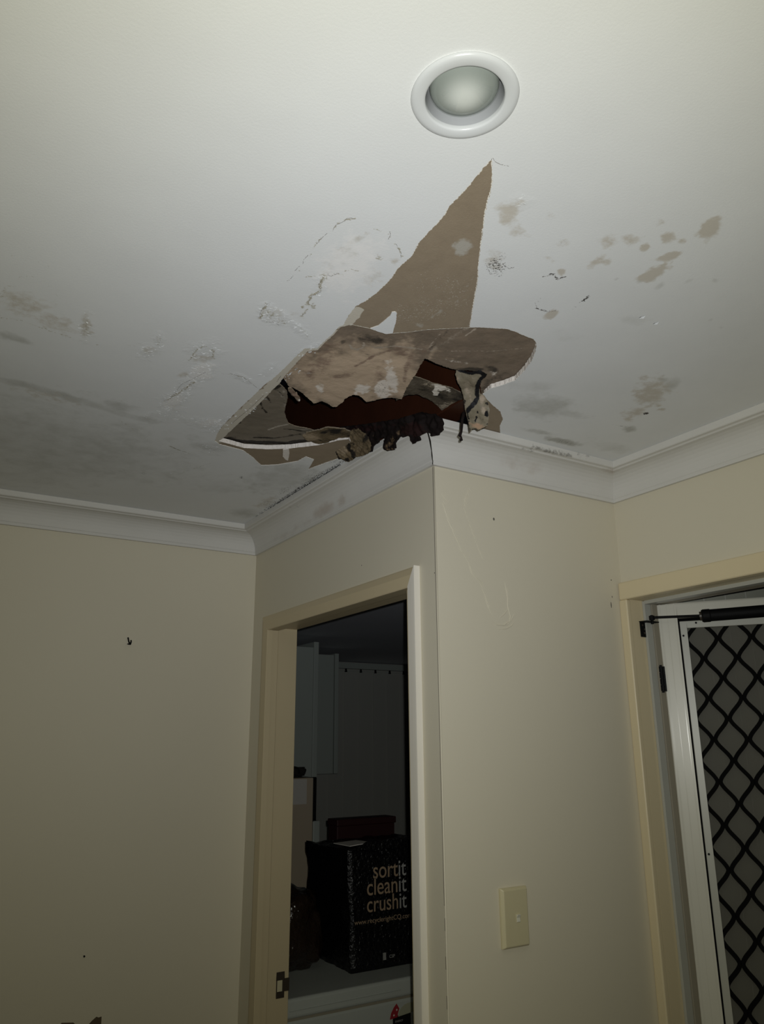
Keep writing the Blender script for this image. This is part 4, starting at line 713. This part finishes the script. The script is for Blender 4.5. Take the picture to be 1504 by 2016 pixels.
local(MB().box(sx - .0062, sx + .0062, -dd - .0006, -dd + .001, sz - .0088, sz + .0088).build('rocker_surround', M['ivory'], sw, bevel=0.002), sw)
mb = MB(); vs = [(sx - .005, -dd, sz - .0078), (sx + .005, -dd, sz - .0078), (sx + .005, -dd, sz + .0078), (sx - .005, -dd, sz + .0078), (sx - .005, -dd - .0020, sz - .0074), (sx + .005, -dd - .0020, sz - .0074), (sx + .005, -dd - .0012, sz + .001), (sx - .005, -dd - .0012, sz + .001), (sx + .005, -dd - .0045, sz + .0074), (sx - .005, -dd - .0045, sz + .0074)]
local(mb.add(vs, [(0, 1, 5, 4), (4, 5, 6, 7), (7, 6, 8, 9), (9, 8, 2, 3), (0, 4, 7, 9, 3), (1, 2, 8, 6, 5), (3, 2, 1, 0)]).build('rocker', M['ivory_rocker'], sw, bevel=0.0008), sw)

# ------------------------------------------------------------------ hook and marks on the walls
hk = thing('wall_hook', 'small black hook on the left wall', 'hook', tuple(on_plane(252, 1262, V3(0, YL, 0), V3(0, -1, 0))))
PW = yplane(YL); c0_ = [on_plane(x, y, *PW) for x, y in [(251.5, 1255), (253, 1263), (254.5, 1268), (250, 1268)]]
h = MB(); h.tube([c0_[0] + V3(0, -.003, 0), c0_[1] + V3(0, -.003, 0), c0_[2] + V3(0, -.006, 0)], [0.0026, 0.0024, 0.0028], 8)
local(h.build('shank', M['black_metal'], hk, smooth=True), hk)
h = MB(); h.tube([c0_[2] + V3(-.002, -.004, 0), c0_[2] + V3(0, -.013, -.002), c0_[2] + V3(.001, -.017, .005), c0_[2] + V3(.001, -.015, .011)], [0.0026, 0.0026, 0.0026, 0.002], 8); h.tube([c0_[2] + V3(0, -.004, -.001), c0_[3] + V3(0, -.004, 0)], [0.0022, 0.0016], 8)
local(h.build('prong', M['black_metal'], hk, smooth=True), hk)
nl = thing('nail', 'tiny nail low on the left wall', 'nail', tuple(on_plane(165, 1882, *PW)))
q = on_plane(165, 1882, *PW); local(MB().tube([q, q + V3(0, -.006, 0)], 0.0016, 8).build('shank', M['black_metal'], nl), nl); local(MB().tube([q + V3(0, -.006, 0), q + V3(0, -.0072, 0)], 0.0028, 10).build('head', M['black_metal'], nl), nl)
# raised wrinkles of peeling paint on the switch wall, part of that wall
wsw = bpy.data.objects['wall_switch']; mb = MB(); PS = yplane(0.0)
def K7(x, y): return (840 + x / 3.76, 860 + y / 3.76)
def ridge(pts, r_=0.0015):
    P_ = [on_plane(*K7(x, y), *PS) for x, y in pts]; n = len(P_); mb.tube(P_, [r_ * (0.35 if i in (0, n - 1) else 1.0) for i in range(n)], 6)
def along(line, k, d, L):
    P_ = jag(np.array(line, float), 6.0, 0.0, closed=False)
    for i in range(k):
        c = P_[int(i / k * (len(P_) - 1))]; w = math.radians(d + rng.uniform(-8, 8)); l = L * rng.uniform(.6, 1.2)
        ridge([(c[0] - l * math.cos(w) / 2, c[1] - l * math.sin(w) / 2), c, (c[0] + l * math.cos(w) / 2 + 2, c[1] + l * math.sin(w) / 2)], 0.0012)
along([(130, 450), (130, 530), (155, 610), (190, 690), (225, 770), (260, 850), (310, 930), (345, 1020), (400, 1080), (425, 1160), (450, 1220), (480, 1300)], 24, 60, 66)
along([(318, 390), (285, 470), (280, 540), (320, 650), (350, 740), (390, 850), (430, 930)], 18, 66, 36)
ridge([(128, 520), (145, 570), (170, 620)]); ridge([(150, 605), (175, 655), (205, 700)]); ridge([(310, 950), (335, 1015), (370, 1050), (410, 1075)]); ridge([(318, 380), (290, 450), (275, 500)]); ridge([(430, 1190), (455, 1260), (490, 1330)])
ridge([(578, 1080), (590, 1140), (600, 1200), (600, 1260), (620, 1330), (612, 1365), (570, 1395), (520, 1392), (485, 1365)]); ridge([(648, 1310), (630, 1350), (600, 1390), (560, 1402)]); ridge([(535, 1425), (590, 1420), (625, 1400), (645, 1372)]); ridge([(540, 1340), (575, 1310), (600, 1275)]); ridge([(595, 1120), (603, 1200)])
mb.build('paint_wrinkles', M['wall'], wsw)
MB().tube([(0.0006, 0.0006, H - CD + .002), (0.0006, 0.0006, 0.01)], 0.0021, 12).build('corner_bead', M['wall'], wsw, smooth=True)
def dots(parent, pl, lst, name='nail_holes'):
    b_ = MB()
    for x, y, r_, e in lst:
        c = on_plane(x, y, *pl); n_ = basis(pl[1])[2]; s_ = r_ * np.linalg.norm(c - CAM) / FPX; a_, bb, _ = basis(pl[1])
        b_.add([c + n_ * 0.0003 + s_ * (math.cos(w) * a_ + e * math.sin(w) * bb) for w in np.arange(8) / 8 * 2 * math.pi] + [c + n_ * 0.0006], [(i, (i + 1) % 8, 8) for i in range(8)])
    return b_.build(name, M['crack'], parent)
dots(wsw, PS, [(972, 1022, 2.2, 1.4), (1203, 1142, 1.3, 1), (1205, 1175, 1, 2), (1203, 1191, 1.2, 5)])
dots(bpy.data.objects['wall_doorway'], xplane(0), [(712, 1113, 1.2, 1), (855.5, 1128, 1.3, 1)])
# hairline split in the corner bead
b_ = MB(); PD = xplane(0.0); zz = np.linspace(H - CD - .002, 0.9, 60); prev = None
for i in range(len(zz) - 1):
    w0 = 0.0016 + 0.0010 * abs(mnoise.noise(Vector((0, 0, zz[i] * 9)))); y0 = 0.0030 + 0.001 * mnoise.noise(Vector((3, 0, zz[i] * 14))); 
    if zz[i] > 1.35 or i % 3 == 0: b_.obox(V3(-0.0004, y0, zz[i + 1]), V3(0.0006, 0, 0), V3(0, w0, 0), V3(0, 0, zz[i] - zz[i + 1]))
b_.build('corner_crack', mat('brown_crack', (0.28, 0.25, 0.20), 0.9), bpy.data.objects['wall_doorway'])

# ------------------------------------------------------------------ beyond the doorway
fz = thing('chest_freezer', 'white chest freezer with energy label, just inside the doorway', 'freezer', (0.6, 1.5, 0))
local(MB().box(0.125, 1.10, 1.150, 1.74, 0.03, 0.797).build('body', M['whitegoods'], fz, bevel=0.012, seg=3), fz)
local(MB().box(0.120, 1.105, 1.143, 1.75, 0.801, 0.860).build('lid', M['whitegoods'], fz, bevel=0.010, seg=3), fz)
local(MB().box(0.135, 1.09, 1.153, 1.73, 0.790, 0.805).build('lid_seal', M['alu_brown'], fz), fz)
local(MB().tube([(.190, 1.1435, .826), (.62, 1.1435, .8265)], 0.0028, 10).build('lid_groove', M['whitegoods'], fz), fz)
lb = local(MB().add([(.590, 1.1492, .63), (.665, 1.1492, .63), (.665, 1.1492, .748), (.590, 1.1492, .7445), (.590, 1.1500, .63), (.665, 1.15, .63), (.665, 1.15, .748), (.590, 1.15, .7445)], [(0, 1, 2, 3), (7, 6, 5, 4), (0, 4, 5, 1), (1, 5, 6, 2), (2, 6, 7, 3), (3, 7, 4, 0)]).build('energy_label', M['blackprint'], fz), fz); lb['label'] = 'black energy rating label with red arc and stars'
YLB = 1.1488
arc = [(.578, .738), (.583, .756), (.594, .772), (.606, .783), (.617, .766), (.611, .752), (.609, .741)]
def lblpart(poly, name, mt, y=YLB):
    n = len(poly); return MB().add([(x, y, z) for x, z in poly] + [(x, y + .001, z) for x, z in poly], [tuple(range(n)), tuple(reversed(range(n, 2 * n)))] + [(i, (i + 1) % n, n + (i + 1) % n, n + i) for i in range(n)]).build(name, mt, lb)
lblpart(arc, 'red_arc', M['redprint']); lblpart([(.612, .742), (.616, .756), (.626, .768), (.640, .775), (.655, .778), (.700, .778), (.700, .750)], 'star_dial', mat('pale_olive_print', (0.42, 0.42, 0.30), 0.7))
def star(cx_, cz_, r_):
    return [(cx_ + (r_ if i % 2 == 0 else r_ * .42) * math.sin(i * math.pi / 5), cz_ + (r_ if i % 2 == 0 else r_ * .42) * math.cos(i * math.pi / 5)) for i in range(10)]
lblpart(star(.606, .764, .0042), 'star', M['paper'], YLB - .0008); lblpart(star(.594, .749, .0042), 'star', M['paper'], YLB - .0008)
def text(body, name, x0, x1, z, size, y, mt, parent, bold=0.0, ys=1.0, pre=None, mt2=None):
    wpre = None
    if pre:
        cu = bpy.data.curves.new(name, 'FONT'); cu.body = pre; cu.size = size; cu.offset = bold; to = bpy.data.objects.new(name, cu); COL.objects.link(to); bpy.context.view_layer.update()
        wpre = to.dimensions.x; bpy.data.objects.remove(to)
    cu = bpy.data.curves.new(name, 'FONT'); cu.body = body; cu.size = size; cu.extrude = 0.0003; cu.offset = bold
    to = bpy.data.objects.new(name, cu); COL.objects.link(to); bpy.context.view_layer.update()
    me = bpy.data.meshes.new_from_object(to.evaluated_get(bpy.context.evaluated_depsgraph_get())); bpy.data.objects.remove(to)
    xs = [v.co.x for v in me.vertices]; lo_, hi_ = min(xs), max(xs); s_ = (x1 - x0) / (hi_ - lo_)
    for v in me.vertices:
        x, yy, zz_ = v.co; v.co = (x0 + (x - lo_) * s_, y - zz_, z + yy * s_ * ys)
    me.materials.clear(); me.materials.append(mt)
    if pre:
        me.materials.append(mt2); lim = x0 + wpre * s_
        for p in me.polygons:
            if min(me.vertices[i].co.x for i in p.vertices) > lim: p.material_index = 1
    me.update()
    return link(name, me, parent)
text('ENERGY', 'lettering', .600, .632, .7255, .0150, 1.1489, M['text_grey'], lb); text('RATING', 'lettering', .601, .631, .7090, .0150, 1.1489, M['text_grey'], lb)

# black printed recycling bag standing on the freezer
bag = thing('recycling_bag', 'black square recycling bag with printed lettering standing on the freezer', 'bag', (0.72, 1.46, 0.86))
def bagbox(x0, x1, y0, y1, z0, z1, bulge, seed, skew=0.0):
    bm = bmesh.new(); bmesh.ops.create_cube(bm, size=1.0); bmesh.ops.subdivide_edges(bm, edges=bm.edges[:], cuts=22, use_grid_fill=True)
    for v in bm.verts:
        x, y, z = v.co; u_ = x * 2; w = y * 2; t = z * 2
        X = (x0 + x1) / 2 + x * (x1 - x0); Y = (y0 + y1) / 2 + y * (y1 - y0); Z = (z0 + z1) / 2 + z * (z1 - z0)
        nz_ = mnoise.noise(Vector((X * 22 + seed, Y * 22, Z * 14))) * bulge + mnoise.noise(Vector((X * 60 + seed, Y * 60, Z * 45))) * bulge * .4
        if abs(u_) > .98 or abs(w) > .98 or abs(t) > .98:
            if abs(u_) > .98: X += math.copysign(1, u_) * (nz_)
            if abs(w) > .98 and w > 0: Y += nz_
            if abs(w) > .98 and w < 0: Y += nz_ * 0.25 if abs(u_) < .95 else nz_
            if t > .98: Z += nz_ * 1.5
        X += skew * (z + .5); v.co = (X, Y, Z)
    me = bpy.data.meshes.new('body'); bm.to_mesh(me); bm.free(); me.polygons.foreach_set('use_smooth', [True] * len(me.polygons)); return me
me = bagbox(0.502, 0.96, 1.285, 1.625, 0.860, 1.270, 0.008, 3, -0.018); me.materials.append(M['blackbag']); o = link('body', me, bag); local(o, bag)
rim = MB(); zc = 1.292
ring_ = [(0.486, 1.290), (0.482, 1.45), (0.486, 1.625), (0.72, 1.628), (0.94, 1.62), (0.944, 1.45), (0.938, 1.290), (0.72, 1.286)]
pts_ = []
for i in range(8):
    p, q = np.array(ring_[i]), np.array(ring_[(i + 1) % 8])
    for j in range(6): pts_.append(p + (q - p) * j / 6)
nR = len(pts_); cen = np.array([.715, 1.455]); vv = []
for i, p in enumerate(pts_):
    hgt_ = 1.268 + 0.014 * mnoise.noise(Vector((p[0] * 14, p[1] * 14, 0))) + (0.030 if p[1] < 1.35 and p[0] > .53 else 0.010 if p[1] < 1.35 else 0.0)
    for k, (s_, z_) in enumerate(((1.0, 1.245), (1.0, hgt_), (.985, hgt_), (.985, 1.245))): vv.append((*(cen + (p - cen) * s_), z_))
rim.add(vv, [(i * 4 + k, ((i + 1) % nR) * 4 + k, ((i + 1) % nR) * 4 + k + 1, i * 4 + k + 1) for i in range(nR) for k in range(3)])
local(rim.build('rim', M['blackbag'], bag), bag)
local(MB().add([(.500, 1.30, 1.2855), (.60, 1.305, 1.2925), (.60, 1.43, 1.288), (.500, 1.43, 1.284), (.500, 1.30, 1.2835), (.60, 1.305, 1.2905), (.60, 1.43, 1.286), (.50, 1.43, 1.282)], [(0, 1, 2, 3), (7, 6, 5, 4), (0, 4, 5, 1), (3, 2, 6, 7), (0, 3, 7, 4), (1, 5, 6, 2)]).build('pale_lining', M['paper'], bag), bag)
TY = 1.2805
for body, pre, x_, xm, z_ in (('sortit', 'sort', .591, .739, 1.168), ('cleanit', 'clean', .564, .740, 1.112), ('crushit', 'crush', .564, .740, 1.055)):
    local(text(body, 'lettering', x_, xm, z_, .074, TY, M['text_tan'], bag, 0.0002, 1.22, pre, M['text_grey']), bag)
local(text('www.recyclerightCQ.com', 'lettering', .510, .760, 1.018, .034, TY, M['text_tan'], bag), bag)
for i in range(4): local(MB().box(.633 + i * .0035, .635 + i * .0035, TY, TY + .002, .888, .912).build('small_print', M['text_grey'], bag), bag)
local(text('CSP', 'small_print', .660, .684, .892, .020, TY, M['text_grey'], bag), bag)

# dark film parcel left of the bag, red box behind it
def blob(name, C, rad, seed, mt, parent, amp=.25, flat=None, cuts=4):
    bm = bmesh.new(); bmesh.ops.create_icosphere(bm, subdivisions=cuts, radius=1.0)
    for v in bm.verts:
        d = v.co.normalized(); k = 1 + amp * mnoise.noise(d * 1.7 + Vector((seed, 0, 0))) + amp * .45 * mnoise.noise(d * 5 + Vector((0, seed, 0))); sgn = lambda t: math.copysign(abs(t) ** .7, t)
        v.co = (C[0] + rad[0] * sgn(d.x) * k, C[1] + rad[1] * sgn(d.y) * k, max(C[2] + rad[2] * sgn(d.z) * k, flat if flat is not None else -9))
    me = bpy.data.meshes.new(name); bm.to_mesh(me); bm.free(); me.materials.append(mt); me.polygons.foreach_set('use_smooth', [True] * len(me.polygons))
    return link(name, me, parent)
tag(blob('plastic_parcel', (0.315, 1.50, 0.995), (0.125, 0.16, 0.150), 4.2, M['brownbag'], None, .22, 0.862), 'dark brown plastic-wrapped parcel left of the black bag', 'parcel')
rb = thing('red_box', 'dark red box behind the top edge of the black bag', 'box', (0.78, 1.63, 1.27))
local(MB().box(.640, .93, 1.66, 1.74, 0.862, 1.318).build('carton', M['redbox'], rb, bevel=.004), rb); local(MB().box(.636, .934, 1.652, 1.742, 1.318, 1.345).build('lid', M['redbox'], rb, bevel=.004), rb)

# fridge, cabinets, blind far back
fg = thing('upright_fridge', 'tan upright fridge with white paper sheet on its side, far back', 'fridge', (1.16, 3.3, 0))
local(MB().box(1.055, 1.2525, 3.10, 3.56, 0, 1.452).build('cabinet', M['fridge'], fg, bevel=.006), fg)
local(MB().box(1.2525, 1.2760, 3.105, 3.555, 0.05, 1.452).build('door_seal', M['blackprint'], fg), fg)
local(MB().box(1.2540, 1.3010, 3.098, 3.56, 0.05, 1.200).build('door', M['cabinet'], fg, bevel=.006), fg)
local(MB().box(1.10, 1.205, 3.0970, 3.0990, 1.300, 1.445).build('paper_sheet', M['paper'], fg), fg)
tag(blob('cloth_bundle', (1.165, 3.28, 1.487), (0.080, 0.12, 0.033), 1.3, M['cloth'], None, .35, 1.4525), 'dark crumpled cloth bundle on top of the fridge', 'cloth')
c1_ = thing('wall_cabinet', 'nearer white wall cabinet above the fridge', 'cabinet', (1.28, 3.9, 1.9), 'white wall cabinets')
local(MB().box(1.05, 1.4955, 3.614, 4.20, 1.432, 2.320).build('carcass', M['cabinet'], c1_, bevel=.002), c1_)
local(MB().box(1.4980, 1.5360, 3.612, 4.20, 1.432, 2.361).build('door', M['cabinet'], c1_, bevel=.003), c1_)
c2_ = thing('wall_cabinet', 'farther, deeper white wall cabinet beside the vertical blind', 'cabinet', (1.5, 4.6, 1.9), 'white wall cabinets')
local(MB().box(1.05, 1.988, 4.225, 5.10, 1.425, 2.347).build('carcass', M['cabinet'], c2_, bevel=.002), c2_)
local(MB().box(1.999, 2.033, 4.223, 5.10, 1.425, 2.361).build('door', M['cabinet'], c2_, bevel=.003), c2_)
vb = thing('vertical_blind', 'closed grey vertical blind on the far laundry wall', 'blind', (3.2, 5.08, 2.3))
local(MB().box(2.05, 4.4, 5.075, 5.125, 2.332, 2.386).build('headrail', M['cabinet'], vb, bevel=.004), vb)
sl = MB()
for i in range(15):
    x = 2.10 + i * .157; sl.obox(V3(x, 5.098, .05), V3(.160, .014, 0), V3(0, .0012, 0), V3(0, 0, 2.245))
local(sl.build('slats', M['laundry_wall'], vb), vb)
for i in range(12):
    x = 2.58 + (i - 3) * .163
    if x < 2.06: continue
    local(MB().add([(x - .012, 5.085, 2.300), (x + .012, 5.085, 2.300), (x + .006, 5.085, 2.334), (x - .006, 5.085, 2.334), (x - .012, 5.095, 2.300), (x + .012, 5.095, 2.300), (x + .006, 5.095, 2.334), (x - .006, 5.095, 2.334)], [(0, 1, 2, 3), (7, 6, 5, 4), (0, 4, 5, 1), (1, 5, 6, 2), (2, 6, 7, 3), (3, 7, 4, 0)]).build('hanger_clip', M['blackprint'], vb), vb)
local(MB().box(2.06, 4.38, 5.086, 5.092, 2.309, 2.3125).build('spacer_chain', M['cabinet'], vb), vb)

# carton at the bottom left, only its flap tips show
ct = thing('open_carton', 'dark brown open carton below the left wall, flap tips showing', 'carton', (-0.5, 0.9, 0))
PCt = yplane(0.95)
local(MB().box(-0.72, -0.42, 0.80, 1.06, 0, 0.895).build('box', M['carton'], ct, bevel=.003), ct)
def flap(pts, y=0.95, t_=.004):
    P_ = [on_plane(px_, py_, *yplane(y)) for px_, py_ in pts]; n = len(P_)
    return MB().add(P_ + [q + V3(0, t_, 0) for q in P_], [tuple(range(n)), tuple(reversed(range(n, 2 * n)))] + [(i, (i + 1) % n, n + (i + 1) % n, n + i) for i in range(n)])
local(flap([(172, 2021), (182, 2010), (190.5, 2002.5), (195, 2004), (200, 2002), (199, 2022)]).build('flap', M['carton'], ct), ct)
local(flap([(116, 2022), (122, 2014.5), (145, 2014), (154, 2022)]).build('flap', M['carton'], ct), ct)
